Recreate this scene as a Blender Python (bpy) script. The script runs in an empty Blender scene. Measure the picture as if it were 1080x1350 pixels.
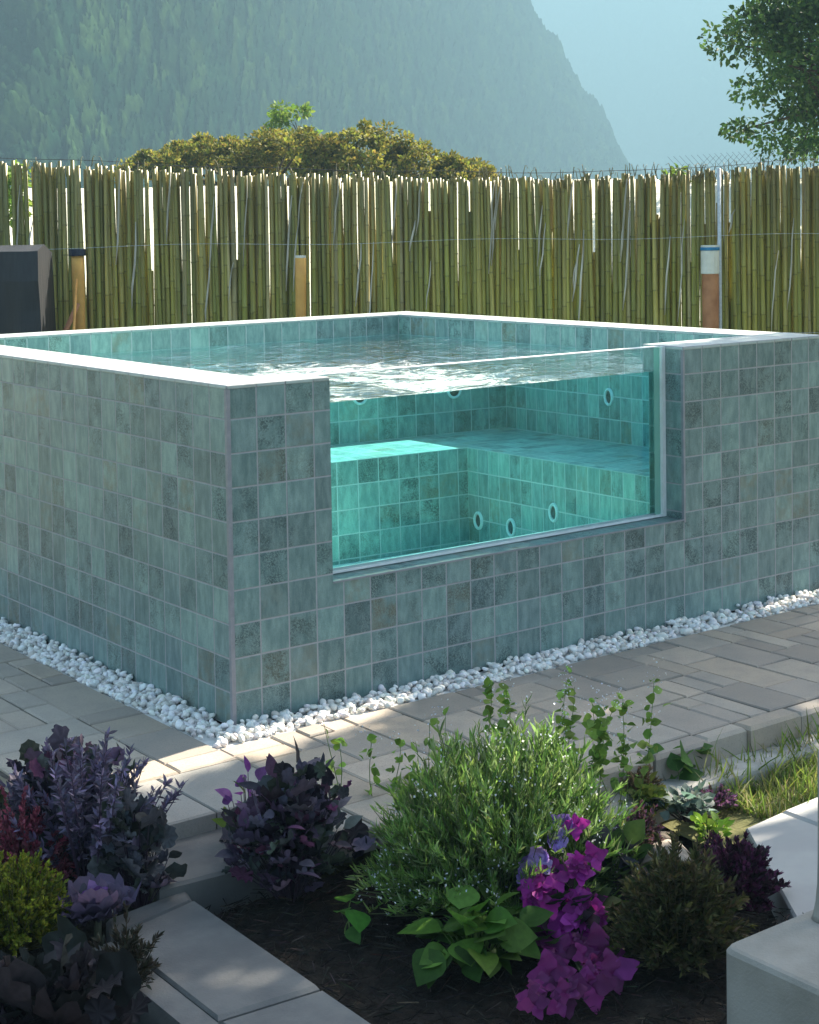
import bpy, math, random
import numpy as np
from mathutils import Matrix, Vector, noise as mnoise
rng = np.random.default_rng(7); random.seed(7)
S = bpy.context.scene
COL = S.collection
R = math.radians

# ------------------------------------------------------------------ camera
CAM = np.array([-2.8673, -4.8206, 1.7528])
YAW, PITCH, ROLL, FPX = 0.6507, -0.0441, -0.0153, 2129.6
SHY = -287.25
_f = np.array([math.sin(YAW)*math.cos(PITCH), math.cos(YAW)*math.cos(PITCH), math.sin(PITCH)])
_r0 = np.array([math.cos(YAW), -math.sin(YAW), 0.]); _u0 = np.cross(_r0, _f)
_r = math.cos(ROLL)*_r0 + math.sin(ROLL)*_u0; _u = -math.sin(ROLL)*_r0 + math.cos(ROLL)*_u0
cd = bpy.data.cameras.new('camera'); co = bpy.data.objects.new('camera', cd); COL.objects.link(co)
co.matrix_world = Matrix(((_r[0], _u[0], -_f[0], CAM[0]), (_r[1], _u[1], -_f[1], CAM[1]), (_r[2], _u[2], -_f[2], CAM[2]), (0, 0, 0, 1)))
cd.sensor_width = 36; cd.lens = FPX/1350*36; cd.shift_y = SHY/1350; cd.clip_start = .05; cd.clip_end = 5000
S.camera = co
def ray(px, py): return _f + _r*(px-540)/FPX - _u*(py-675-SHY)/FPX
def G(px, py, z=0.):                       # photo pixel -> point on the level z
    d = ray(px, py); return CAM + d*(z-CAM[2])/d[2]
def D(px, py, dep): return CAM + ray(px, py)*dep     # photo pixel -> point at a depth

# ------------------------------------------------------------------ world, sun
AZ, EL = R(9), R(40)                      # azimuth from +X towards +Y
S.view_settings.view_transform = 'Standard'; S.view_settings.look = 'None'
S.view_settings.exposure = 2.68; S.view_settings.gamma = 1.0
w = bpy.data.worlds.new('World'); S.world = w; w.use_nodes = True
nt = w.node_tree; nt.nodes.clear()
sky = nt.nodes.new('ShaderNodeTexSky'); sky.sky_type = 'NISHITA'; sky.sun_disc = False
sky.sun_elevation = EL; sky.sun_rotation = math.pi/2-AZ; sky.air_density = .8; sky.dust_density = 3.0; sky.ozone_density = .4
bg = nt.nodes.new('ShaderNodeBackground'); bg.inputs[1].default_value = .07
wo = nt.nodes.new('ShaderNodeOutputWorld'); nt.links.new(sky.outputs[0], bg.inputs[0]); nt.links.new(bg.outputs[0], wo.inputs[0])
sl = bpy.data.lights.new('sun', 'SUN'); sl.energy = 5.0; sl.angle = R(.5); sl.color = (1, .91, .75)
so = bpy.data.objects.new('sun', sl); COL.objects.link(so)
SUN = Vector((math.cos(EL)*math.cos(AZ), math.cos(EL)*math.sin(AZ), math.sin(EL)))
so.rotation_euler = SUN.to_track_quat('Z', 'Y').to_euler(); so.location = SUN*30
S.cycles.use_denoising = True
try: S.cycles.denoiser = 'OPENIMAGEDENOISE'
except Exception: pass
S.cycles.max_bounces = 10; S.cycles.transparent_max_bounces = 24; S.cycles.transmission_bounces = 8
S.cycles.sample_clamp_indirect = 4.0; S.cycles.caustics_refractive = False; S.cycles.caustics_reflective = False

# ------------------------------------------------------------------ helpers
def tag(o, label=None, cat=None, group=None, kind=None):
    if label: o['label'] = label
    if cat: o['category'] = cat
    if group: o['group'] = group
    if kind: o['kind'] = kind
    return o
def empty(name, loc=(0, 0, 0), label=None, cat=None, group=None):
    o = bpy.data.objects.new(name, None); COL.objects.link(o); o.location = loc; o.empty_display_size = .1
    return tag(o, label, cat, group)
def schlick(t, f0, nrm=None):
    g = t.n('NewGeometry'); d = t.n('VectorMath', operation='DOT_PRODUCT', ins={0: nrm if nrm is not None else g.outputs['Normal'], 1: g.outputs['Incoming']}).outputs['Value']
    c = t.math('SUBTRACT', 1., t.math('ABSOLUTE', d), clamp=True)
    return t.math('MULTIPLY_ADD', t.math('POWER', c, 5.), 1-f0, f0)
class MB:
    """collects polygons (with per-vertex tint and optional uv) into one mesh"""
    def __init__(s): s.v = []; s.c = []; s.f = {}; s.n = 0; s.uv = {}
    def add(s, V, F, col=(1, 1, 1)):
        V = np.asarray(V, float).reshape(-1, 3); k = len(V)
        s.v.append(V); c = np.asarray(col, float)
        s.c.append(np.broadcast_to(c, (k, 3)) if c.ndim == 1 else c)
        F = np.asarray(F, int)
        s.f.setdefault(F.shape[1], []).append(F+s.n); s.n += k
    def addmix(s, V, Fs, col=(1, 1, 1)):
        V = np.asarray(V, float).reshape(-1, 3); k = len(V); s.v.append(V)
        c = np.asarray(col, float); s.c.append(np.broadcast_to(c, (k, 3)) if c.ndim == 1 else c)
        for f in Fs: s.f.setdefault(len(f), []).append(np.array([f], int)+s.n)
        s.n += k
    def inst(s, tmpl, M, T, cols):
        """template (V, {k:F}) placed k times: M (k,3,3) columns = axes, T (k,3), cols (k,3)"""
        V, Fd = tmpl; k = len(T); n = len(V)
        P = np.einsum('kij,nj->kni', M, V)+T[:, None, :]
        s.v.append(P.reshape(-1, 3)); s.c.append(np.repeat(cols, n, axis=0))
        off = (np.arange(k)*n)[:, None, None]+s.n
        for q, F in Fd.items(): s.f.setdefault(q, []).append((np.asarray(F)[None]+off).reshape(-1, q))
        s.n += n*k
    def box(s, x0, y0, z0, x1, y1, z1, col=(1, 1, 1)):
        V = [(x0, y0, z0), (x1, y0, z0), (x1, y1, z0), (x0, y1, z0), (x0, y0, z1), (x1, y0, z1), (x1, y1, z1), (x0, y1, z1)]
        s.add(V, [(0, 3, 2, 1), (4, 5, 6, 7), (0, 1, 5, 4), (1, 2, 6, 5), (2, 3, 7, 6), (3, 0, 4, 7)], col)
    def tube(s, pts, rad, k=6, col=(1, 1, 1), cap=True):
        pts = np.asarray(pts, float); m = len(pts); rad = np.broadcast_to(np.asarray(rad, float), (m,))
        t = np.gradient(pts, axis=0); t /= np.linalg.norm(t, axis=1)[:, None]+1e-9
        ref = np.array([0, 0, 1.]) if abs(t[0][2]) < .8 else np.array([1., 0, 0])
        a = np.cross(t, ref); a /= np.linalg.norm(a, axis=1)[:, None]+1e-9; b = np.cross(t, a)
        th = np.arange(k)*2*math.pi/k
        V = pts[:, None]+rad[:, None, None]*(a[:, None]*np.cos(th)[None, :, None]+b[:, None]*np.sin(th)[None, :, None])
        F = [(i*k+j, i*k+(j+1) % k, (i+1)*k+(j+1) % k, (i+1)*k+j) for i in range(m-1) for j in range(k)]
        c = np.asarray(col, float)
        if c.ndim == 2: c = np.repeat(c, k, axis=0)
        s.addq(V.reshape(-1, 3), F, c, [tuple(range(k))[::-1], tuple((m-1)*k+j for j in range(k))] if cap else [])
    def addq(s, V, F, c, extra):
        base = s.n; s.add(V, F, c)
        for e in extra: s.f.setdefault(len(e), []).append(np.array([e], int)+base)
    def build(s, name, mat, parent=None, smooth=False, uvf=None):
        me = bpy.data.meshes.new(name)
        V = np.concatenate(s.v); C = np.concatenate(s.c)
        loops = []; tot = []
        for q, L in s.f.items():
            F = np.concatenate(L); loops.append(F.reshape(-1)); tot.append(np.full(len(F), q))
        loops = np.concatenate(loops); tot = np.concatenate(tot)
        me.vertices.add(len(V)); me.vertices.foreach_set('co', V.reshape(-1).astype(np.float32))
        me.loops.add(len(loops)); me.loops.foreach_set('vertex_index', loops.astype(np.int32))
        me.polygons.add(len(tot)); st = np.concatenate([[0], np.cumsum(tot)[:-1]])
        me.polygons.foreach_set('loop_start', st.astype(np.int32)); me.polygons.foreach_set('loop_total', tot.astype(np.int32))
        me.polygons.foreach_set('use_smooth', np.full(len(tot), bool(smooth)))
        me.update(calc_edges=True); me.validate()
        ca = me.color_attributes.new('tint', 'FLOAT_COLOR', 'POINT')
        ca.data.foreach_set('color', np.concatenate([C, np.ones((len(C), 1))], 1).reshape(-1).astype(np.float32))
        if uvf is not None: wall_uv(me, uvf)
        for m in (mat if isinstance(mat, (list, tuple)) else [mat]): me.materials.append(m)
        o = bpy.data.objects.new(name, me); COL.objects.link(o)
        if parent is not None: o.parent = parent
        return o
def wall_uv(me, off):
    uv = me.uv_layers.new(name='uv')
    for p in me.polygons:
        n = p.normal; ax = max(range(3), key=lambda i: abs(n[i]))
        sd = 40+7*ax+(3 if n[ax] > 0 else 0)+off
        for li in p.loop_indices:
            c = me.vertices[me.loops[li].vertex_index].co
            a, b = ((c.y, c.z), (c.x, c.z), (c.x, c.y))[ax]
            uv.data[li].uv = (a+.12*sd*2, b+.12*sd)
def frames(d, roll):
    """rotation matrices: columns x = side, y = along d, z = face normal; roll random about d"""
    d = d/(np.linalg.norm(d, axis=1)[:, None]+1e-9)
    up = np.tile([0, 0, 1.], (len(d), 1)); bad = np.abs(d[:, 2]) > .97; up[bad] = [1, 0, 0]
    x = np.cross(d, up); x /= np.linalg.norm(x, axis=1)[:, None]; z = np.cross(x, d)
    c, s_ = np.cos(roll)[:, None], np.sin(roll)[:, None]
    x2 = c*x+s_*z; z2 = -s_*x+c*z
    return np.stack([x2, d, z2], axis=2)
def cols(n, palette, var=.15):
    p = np.asarray(palette, float)[rng.integers(0, len(palette), n)]
    return np.clip(p*(1+rng.normal(0, var, (n, 1)))*(1+rng.normal(0, var*.35, (n, 3))), .003, .95)

# ------------------------------------------------------------------ materials
class NT:
    def __init__(s, name):
        s.m = bpy.data.materials.new(name); s.m.use_nodes = True; s.t = s.m.node_tree; s.t.nodes.clear()
        s.out = s.t.nodes.new('ShaderNodeOutputMaterial')
    def n(s, typ, **k):
        nd = s.t.nodes.new('ShaderNode'+typ)
        for a, v in k.items():
            if a == 'ins':
                for i, x in v.items(): s.set(nd, i, x)
            else: setattr(nd, a, v)
        return nd
    def set(s, nd, i, x):
        if isinstance(x, bpy.types.NodeSocket): s.t.links.new(x, nd.inputs[i])
        else: nd.inputs[i].default_value = x
    def math(s, op, a, b=0., c=0., clamp=False):
        nd = s.n('Math', operation=op, use_clamp=clamp, ins={0: a, 1: b, 2: c}); return nd.outputs[0]
    def mix(s, f, a, b, blend='MIX'):
        nd = s.n('Mix', data_type='RGBA', blend_type=blend, ins={0: f, 6: a, 7: b}); return nd.outputs[2]
    def noise(s, vec, scale, detail=4, rough=.55): 
        nd = s.n('TexNoise', ins={'Scale': scale, 'Detail': detail, 'Roughness': rough})
        if vec is not None: s.t.links.new(vec, nd.inputs['Vector'])
        return nd.outputs['Fac']
    def ramp(s, f, stops):
        nd = s.n('ValToRGB', ins={0: f}); e = nd.color_ramp.elements
        while len(e) < len(stops): e.new(.5)
        for q, (p, c) in zip(e, stops):
            q.position = p; q.color = (c, c, c, 1) if not hasattr(c, '__len__') else (*c, 1)
        return nd.outputs[0]
    def smooth(s, v, a, b): return s.n('MapRange', interpolation_type='SMOOTHSTEP', ins={0: v, 1: a, 2: b, 3: 0., 4: 1.}).outputs[0]
    def bump(s, h, strength=.3, dist=.01, nrm=None):
        nd = s.n('Bump', ins={'Strength': strength, 'Distance': dist, 'Height': h})
        if nrm is not None: s.t.links.new(nrm, nd.inputs['Normal'])
        return nd.outputs[0]
    def obj(s): return s.n('TexCoord').outputs['Object']
    def bsdf(s, col, rough=.6, spec=.5, nrm=None, **k):
        nd = s.n('BsdfPrincipled'); s.set(nd, 'Base Color', col if isinstance(col, bpy.types.NodeSocket) else (*col, 1))
        s.set(nd, 'Roughness', rough); s.set(nd, 'Specular IOR Level', spec)
        if nrm is not None: s.t.links.new(nrm, nd.inputs['Normal'])
        for a, v in k.items(): s.set(nd, a, v)
        return nd.outputs[0]
    def surf(s, sh): s.t.links.new(sh, s.out.inputs['Surface']); return s.m
def C3(c): return (*c, 1)

def mat_tile(gain=1., name='green stone tile'):
    t = NT(name); uv = t.n('UVMap', uv_map='uv').outputs[0]
    q = t.n('VectorMath', operation='SCALE', ins={0: uv, 3: 1/.12}).outputs[0]
    fr = t.n('VectorMath', operation='FRACTION', ins={0: q}).outputs[0]; fl = t.n('VectorMath', operation='FLOOR', ins={0: q}).outputs[0]
    sx = t.n('SeparateXYZ', ins={0: fr})
    ed = t.math('MINIMUM', t.math('MINIMUM', sx.outputs[0], t.math('SUBTRACT', 1., sx.outputs[0])),
                t.math('MINIMUM', sx.outputs[1], t.math('SUBTRACT', 1., sx.outputs[1])))
    o3 = t.obj()
    wob = t.math('MULTIPLY_ADD', t.noise(o3, 60, 2), .02, -.01)
    face = t.smooth(t.math('ADD', ed, wob), .016, .034)          # 0 = joint, 1 = tile
    wn = t.n('TexWhiteNoise', noise_dimensions='3D', ins={0: fl}); sc = t.n('SeparateColor', ins={0: wn.outputs['Color']})
    r1, r2, r3 = sc.outputs[0], sc.outputs[1], sc.outputs[2]
    base = t.n('ValToRGB', ins={0: r1}); e = base.color_ramp.elements
    st = [(0, (.095, .165, .165)), (.2, (.125, .220, .210)), (.45, (.160, .272, .256)), (.62, (.132, .220, .224)), (.82, (.155, .285, .264)), (1, (.205, .335, .305))]
    while len(e) < len(st): e.new(.5)
    for a, (p, c) in zip(e, st): a.position = p; a.color = C3(c)
    # veins / brushed streaks, direction differs from tile to tile
    sh = t.n('VectorMath', operation='MULTIPLY_ADD', ins={0: wn.outputs['Color'], 1: (9, 9, 9), 2: o3}).outputs[0]
    st2 = t.n('VectorMath', operation='MULTIPLY', ins={0: sh, 1: (1., 1., .3)}).outputs[0]
    vein = t.noise(st2, 34, 6, .62)
    col0 = t.mix(1., base.outputs[0], (1.25, 1.17, 1.18, 1), 'MULTIPLY'); grain = t.noise(sh, 300, 3, .7)
    col = t.mix(t.smooth(vein, .3, .72), t.mix(.40, col0, (.06, .10, .10, 1)), t.mix(.25, col0, (.44, .52, .47, 1)))
    col = t.mix(t.math('MULTIPLY', t.smooth(grain, .45, .7), .35), col, (.07, .10, .10, 1))
    # dark pitting, strong on about a third of the tiles
    sp = t.noise(sh, 150, 5, .75); patch = t.noise(sh, 22, 3)
    amt = t.smooth(t.math('ADD', r2, t.math('MULTIPLY', t.math('SUBTRACT', patch, .5), .9)), .30, .95)
    sp2 = t.noise(sh, 420, 3, .7); pit = t.math('MULTIPLY', t.math('MAXIMUM', t.math('MULTIPLY', t.smooth(sp, .42, .57), .9), t.smooth(sp2, .52, .62)), t.math('MULTIPLY', amt, t.math('MULTIPLY_ADD', t.smooth(t.noise(sh, 14, 3), .38, .62), .85, .22)))
    col = t.mix(t.math('MULTIPLY', pit, .85), col, t.mix(t.smooth(r3, .6, 1.), (.030, .052, .052, 1), (.075, .070, .045, 1)))
    warm = t.math('MULTIPLY', t.smooth(r3, .80, .97), t.math('MULTIPLY', t.smooth(patch, .3, .7), .5))
    col = t.mix(warm, col, (.19, .165, .105, 1))
    if gain > 1.2: col = t.mix(.55, col, (.62, .66, .63, 1))  # capping: overexposed whiteness of the sun mixed into the tile colour
    elif gain > 1: col = t.mix(1., col, (1.42, 1.42, 1.38, 1), 'MULTIPLY')  # inner tile: brightness of the lit basin put into its colour
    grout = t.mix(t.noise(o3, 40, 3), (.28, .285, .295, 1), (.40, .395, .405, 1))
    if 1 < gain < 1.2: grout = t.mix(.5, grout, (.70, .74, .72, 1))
    col = t.mix(face, grout, col)
    h = t.math('ADD', t.math('MULTIPLY', face, .6), t.math('MULTIPLY', t.math('SUBTRACT', vein, t.math('MULTIPLY', pit, .8)), .35))
    n = t.bump(h, .55, .004)
    rg = t.math('MULTIPLY_ADD', t.math('SUBTRACT', 1., face), .3, .42)
    return t.surf(t.bsdf(col, rg, .45, n))
def mat_simple(name, c1, c2=None, scale=20, rough=.6, spec=.4, bump=.25, bdist=.004, bscale=None, **k):
    t = NT(name); o = t.obj()
    f = t.noise(o, scale, 5); col = t.mix(t.smooth(f, .3, .7), C3(c1), C3(c2 or [x*.7 for x in c1]))
    n = t.bump(t.noise(o, bscale or scale*4, 4), bump, bdist)
    return t.surf(t.bsdf(col, rough, spec, n, **k))
def mat_tint(name, rough=.6, spec=.35, trans=.0, scale=30, var=.35, bump=.2, bdist=.003):
    """colour comes from each piece's own tint, with mottling"""
    t = NT(name); at = t.n('Attribute', attribute_name='tint').outputs['Color']; o = t.obj()
    f = t.noise(o, scale, 4)
    col = t.mix(t.smooth(f, .3, .7), t.mix(var, at, (0, 0, 0, 1)), at)
    n = t.bump(t.noise(o, scale*3, 3), bump, bdist)
    b = t.bsdf(col, rough, spec, n)
    if trans:
        tr = t.n('BsdfTranslucent', ins={0: t.mix(.25, col, (.5, .75, .1, 1), 'MULTIPLY') if False else col}).outputs[0]
        b = t.n('MixShader', ins={0: trans, 1: b, 2: tr}).outputs[0]
    return t.surf(b)
M = {}
M['tile'] = mat_tile(); M['cap'] = mat_tile(1.5, 'sun-brightened tile capping'); M['inner'] = mat_tile(1.1, 'brightened inner tile')
M['leaf'] = mat_tint('leaf', .6, .22, .45, 60, .25)
M['leaf_dull'] = mat_tint('leaf dull', .6, .25, .25, 60, .3)
M['petal'] = mat_tint('petal', .55, .2, .45, 40, .12)
M['stem'] = mat_tint('stem', .6, .3, 0, 60, .3)
M['bark'] = mat_tint('bark', .85, .15, 0, 30, .5, .5, .01)
M['pebble'] = mat_tint('white pebble', .55, .35, 0, 45, .12, .15)
M['paver'] = None
M['trim'] = mat_simple('grey trim', (.30, .29, .31), (.24, .24, .26), 30, .5)
M['floor'] = mat_simple('light-bouncing pool floor', (.70, .72, .70), (.62, .65, .63), 8, .6)  # unseen floor, made pale to bounce sunlight onto the bench
M['seal'] = mat_simple('white sealant', (.80, .82, .82), (.70, .73, .72), 20, .45)
M['steel'] = mat_simple('pale steel', (.62, .65, .66), (.5, .52, .54), 60, .3, .6)
M['jetgrey'] = mat_simple('grey jet fitting', (.09, .11, .11), (.06, .075, .075), 60, .4)
M['dark'] = mat_simple('dark rubber', (.03, .035, .04), (.02, .02, .024), 60, .5)
def mat_glass():
    t = NT('clear acrylic'); fr = schlick(t, .035)
    tr = t.n('BsdfTransparent', ins={0: (.95, .99, .98, 1)}).outputs[0]; gl = t.n('BsdfGlossy', ins={0: (1, 1, 1, 1), 'Roughness': .0}).outputs[0]
    return t.surf(t.n('MixShader', ins={0: t.math('MULTIPLY', fr, .8), 1: tr, 2: gl}).outputs[0])
M['glass'] = mat_glass()
def mat_water_top():
    t = NT('water surface'); o = t.obj()
    v = t.n('VectorMath', operation='MULTIPLY', ins={0: o, 1: (1, 1.3, 1)}).outputs[0]
    h = t.math('ADD', t.noise(v, 6, 3, .5), t.math('MULTIPLY', t.noise(v, 19, 3, .55), .4))
    n = t.bump(h, 1.0, .020); fr = schlick(t, .02, n)
    tr = t.n('BsdfTransparent', ins={0: (.70, .98, 1, 1)}).outputs[0]; gl = t.n('BsdfGlossy', ins={0: (1, 1, 1, 1), 'Roughness': .04, 'Normal': n}).outputs[0]
    clear = t.n('MixShader', ins={0: fr, 1: tr, 2: gl}).outputs[0]
    # white streaks painted in for the ripples' bright glints, thickest towards the window and the near side
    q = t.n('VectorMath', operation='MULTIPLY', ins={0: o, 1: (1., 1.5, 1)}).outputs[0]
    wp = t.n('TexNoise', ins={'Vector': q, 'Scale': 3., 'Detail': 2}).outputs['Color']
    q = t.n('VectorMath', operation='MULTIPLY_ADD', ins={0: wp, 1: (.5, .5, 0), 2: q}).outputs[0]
    big = t.noise(q, 2.2, 3, .5); fine = t.noise(q, 15, 6, .68); fleck = t.noise(o, 120, 2, .6)
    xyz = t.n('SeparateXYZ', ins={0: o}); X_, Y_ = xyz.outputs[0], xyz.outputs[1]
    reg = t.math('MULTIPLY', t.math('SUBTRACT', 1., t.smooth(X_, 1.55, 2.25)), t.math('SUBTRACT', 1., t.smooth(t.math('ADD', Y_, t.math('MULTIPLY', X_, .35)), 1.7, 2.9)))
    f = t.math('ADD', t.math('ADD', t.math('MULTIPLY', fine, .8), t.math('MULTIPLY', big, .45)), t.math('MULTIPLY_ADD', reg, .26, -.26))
    f = t.math('MULTIPLY', t.smooth(f, .56, .80), t.math('MULTIPLY_ADD', t.smooth(fleck, .35, .6), .5, .5))
    ripple_white = t.bsdf((.80, .86, .86), .5, .5, n)
    return t.surf(t.n('MixShader', ins={0: t.math('MULTIPLY', f, .9), 1: clear, 2: ripple_white}).outputs[0])
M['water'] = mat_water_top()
def mat_water_face():
    t = NT('water seen through the window')
    t.surf(t.n('BsdfRefraction', ins={0: (.50, .96, 1, 1), 'Roughness': 0., 'IOR': 1.33}).outputs[0])
    return t.m
M['waterface'] = mat_water_face()
def mat_water_side():
    t = NT('water edge'); t.surf(t.n('BsdfTransparent', ins={0: (1, 1, 1, 1)}).outputs[0])
    return t.m
M['waterside'] = mat_water_side()
def mat_paver():
    t = NT('tumbled concrete paver'); at = t.n('Attribute', attribute_name='tint').outputs['Color']; o = t.obj()
    a = t.noise(o, 7, 5, .6); b = t.noise(o, 130, 4, .7); st = t.noise(o, 2.3, 3)
    col = t.mix(t.math('MULTIPLY', t.smooth(a, .35, .75), .35), at, (.20, .19, .18, 1))
    col = t.mix(t.math('MULTIPLY', t.smooth(b, .5, .7), .35), col, (.13, .125, .12, 1))
    col = t.mix(t.math('MULTIPLY', t.smooth(st, .58, .7), .3), col, (.40, .36, .32, 1))
    n = t.bump(t.math('ADD', b, t.math('MULTIPLY', a, .6)), .35, .004)
    return t.surf(t.bsdf(col, .8, .25, n))
M['paver'] = mat_paver()
M['slab'] = mat_simple('smooth cast slab', (.16, .155, .148), (.105, .104, .104), 6, .8, .25, .45, .003, 140)
M['slabwarm'] = mat_simple('pale cast slab', (.40, .39, .37), (.33, .32, .31), 4, .75, .25, .2, .002, 80)
M['kerb'] = mat_simple('concrete haunch', (.42, .40, .36), (.27, .26, .24), 9, .9, .15, .5, .006, 60)
M['soil'] = mat_simple('soil', (.012, .010, .009), (.026, .021, .017), 25, .95, .1, .9, .02, 60)
M['earth'] = mat_simple('dry ground', (.13, .12, .055), (.07, .085, .03), 1.2, .95, .1, .6, .03, 12)
M['bank'] = mat_simple('pale filler bank', (.62, .60, .50), (.50, .50, .38), .8, .95, .1, .5, .03, 6)
M['joint'] = mat_simple('sandy joint', (.10, .09, .08), (.05, .045, .04), 30, .95, .1)
M['plinth'] = mat_simple('pale render', (.30, .28, .25), (.22, .205, .18), 6, .85, .2, .5, .003, 150)

# ------------------------------------------------------------------ plunge pool
T = .12; L = 27*T; WT = .24; H = 1.2; ZS = 3.73*T; XL = 3.6*T; XR = 19*T; CO = .014
pool = empty('plunge_pool', (0, 0, 0), 'square above-ground plunge pool clad in green stone tiles with a clear side window', 'pool')
HB = H-CO
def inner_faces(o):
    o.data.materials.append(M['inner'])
    for p in o.data.polygons:                      # faces that look into the basin carry the tile lightened in place of light in the water
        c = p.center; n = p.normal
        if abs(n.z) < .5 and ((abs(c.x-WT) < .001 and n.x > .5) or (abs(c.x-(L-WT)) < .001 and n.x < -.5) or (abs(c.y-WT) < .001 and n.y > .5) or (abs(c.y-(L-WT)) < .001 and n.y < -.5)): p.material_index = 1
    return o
def build_box(name, b, off, mat='tile', parent=pool):
    m = MB(); m.box(*b); o = m.build(name, M[mat], parent, uvf=off); return inner_faces(o) if 'wall' in name else o
build_box('side_wall', (0, 0, 0, WT, L, HB), 0)
build_box('side_wall', (L-WT, 0, 0, L, L, HB), 2)
build_box('back_wall', (WT, L-WT, 0, L-WT, L, HB), 4)
m = MB()                                           # front wall with the window notch
o2 = [(WT, 0), (L-WT, 0), (L-WT, HB), (XR, HB), (XR, ZS), (XL, ZS), (XL, HB), (WT, HB)]
k = len(o2); V = [(x, 0, z) for x, z in o2]+[(x, WT, z) for x, z in o2]
m.addmix(V, [(0, 1, 2, 3, 4), (0, 4, 5), (0, 5, 6, 7)]+[tuple(k+i for i in reversed(f)) for f in ((0, 1, 2, 3, 4), (0, 4, 5), (0, 5, 6, 7))]
         + [(i, k+i, k+(i+1) % k, (i+1) % k) for i in range(k)])
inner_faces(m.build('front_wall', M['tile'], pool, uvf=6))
build_box('pool_floor', (WT, WT, 0, L-WT, L-WT, .10), 8, 'floor')
m = MB()                                           # L-shaped bench
BX, BY, BZ = 2.34, 2.28, .60
P = [(WT, BY), (BX, BY), (BX, WT), (L-WT, WT), (L-WT, L-WT), (WT, L-WT)]; k = len(P)
m.addmix([(x, y, .10) for x, y in P]+[(x, y, BZ) for x, y in P], [(k, k+1, k+4, k+5), (k+1, k+2, k+3, k+4)]+[(i, (i+1) % k, k+(i+1) % k, k+i) for i in range(k)])
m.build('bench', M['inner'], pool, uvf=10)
# coping: tile-thick capping, 2 mm proud
m = MB(); p = .002
for b in ((-p, -p, WT+p, L+p), (L-WT-p, -p, L+p, L+p), (WT+p, L-WT-p, L-WT-p, L+p), (WT+p, -p, XL, WT+p), (XR, -p, L-WT-p, WT+p)):
    m.box(b[0], b[1], HB, b[2], b[3], H)
cop = m.build('coping', M['cap'], pool, uvf=12)
bv = cop.modifiers.new('soft edge', 'BEVEL'); bv.width = .003; bv.segments = 2
# corner trims
m = MB(); e = .0035
m.box(-e, -e, 0, .012, 0, HB-.001); m.box(-e, 0, 0, 0, .012, HB-.001); m.build('edge_trim', M['trim'], pool)
m = MB(); m.box(XR-e, -e, ZS-.01, XR+.008, 0, HB-.001); m.box(XR-e, 0, ZS+.002, XR, .010, HB-.001); m.build('edge_trim', M['trim'], pool)
m = MB(); m.box(XL, -e, ZS-.003, XR-e, 0, ZS+e); m.box(XL, 0, ZS, XR-e, .003, ZS+e); m.build('edge_trim', M['trim'], pool)
# window pane
YO, YI = .122, .152; ZB = ZS+.013
m = MB(); m.box(XL, YO, ZB, XR, YI, H-.006); gp = m.build('window_pane', M['glass'], pool)
m = MB(); m.box(XL, YO-.002, H-.006, XR-.021, YI, H-.002); m.build('polished_edge', M['seal'], gp)
m = MB(); m.box(XL, YO-.016, ZS+e, XR-.020, YI+.004, ZB); s1 = m.build('sealant_bead', M['seal'], gp)
m = MB(); m.box(XR-.020, YO-.018, ZS+e, XR, YO, H-.003); m.build('sealant_bead', M['seal'], gp)
def mat_edgeglass():
    t = NT('acrylic edge'); tr = t.n('BsdfTransparent', ins={0: (.8, 1, .93, 1)}).outputs[0]
    df = t.n('BsdfDiffuse', ins={0: (.45, .78, .68, 1)}).outputs[0]
    return t.surf(t.n('MixShader', ins={0: .35, 1: tr, 2: df}).outputs[0])
M['edgeglass'] = mat_edgeglass()
m = MB(); m.box(XR-.055, YO-.003, ZB, XR-.020, YO-.0005, H-.008); m.build('glass_edge', M['edgeglass'], gp)
# jets
def jet(pos, nrm):
    e0 = empty('jet_nozzle', pos); e0.parent = pool
    n = Vector(nrm); e0.rotation_euler = n.to_track_quat('Z', 'Y').to_euler()
    m = MB(); a = np.linspace(0, 2*math.pi, 25)
    prof = [(.047, 0), (.047, .008), (.043, .013), (.036, .013), (.033, .006), (.033, .0)]
    pts = []; k = 24
    for r_, z_ in prof:
        for j in range(k): pts.append((r_*math.cos(a[j]), r_*math.sin(a[j]), z_))
    F = [(i*k+j, i*k+(j+1) % k, (i+1)*k+(j+1) % k, (i+1)*k+j) for i in range(len(prof)-1) for j in range(k)]
    m.add(pts, F); m.build('ring', M['seal'], e0, True)
    m = MB(); prof = [(.033, .002), (.028, .006), (.014, .010), (.010, .004), (.0, .002)]; pts = []
    for r_, z_ in prof:
        for j in range(k): pts.append((r_*math.cos(a[j]), r_*math.sin(a[j]), z_))
    F = [(i*k+j, i*k+(j+1) % k, (i+1)*k+(j+1) % k, (i+1)*k+j) for i in range(len(prof)-1) for j in range(k)]
    m.add(pts, F); m.build('eyeball', M['jetgrey'], e0, True)
    return e0
jet((L-WT, 1.80, .835), (-1, 0, 0))
for x, z in ((2.05, .845), (2.65, .835)): jet((x, L-WT, z), (0, -1, 0))
for y, z in ((2.16, .235), (1.79, .235), (1.32, .352)): jet((BX, y, z), (-1, 0, 0))
for x in (1.0,): jet((x, L-WT, .84), (0, -1, 0))

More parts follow.
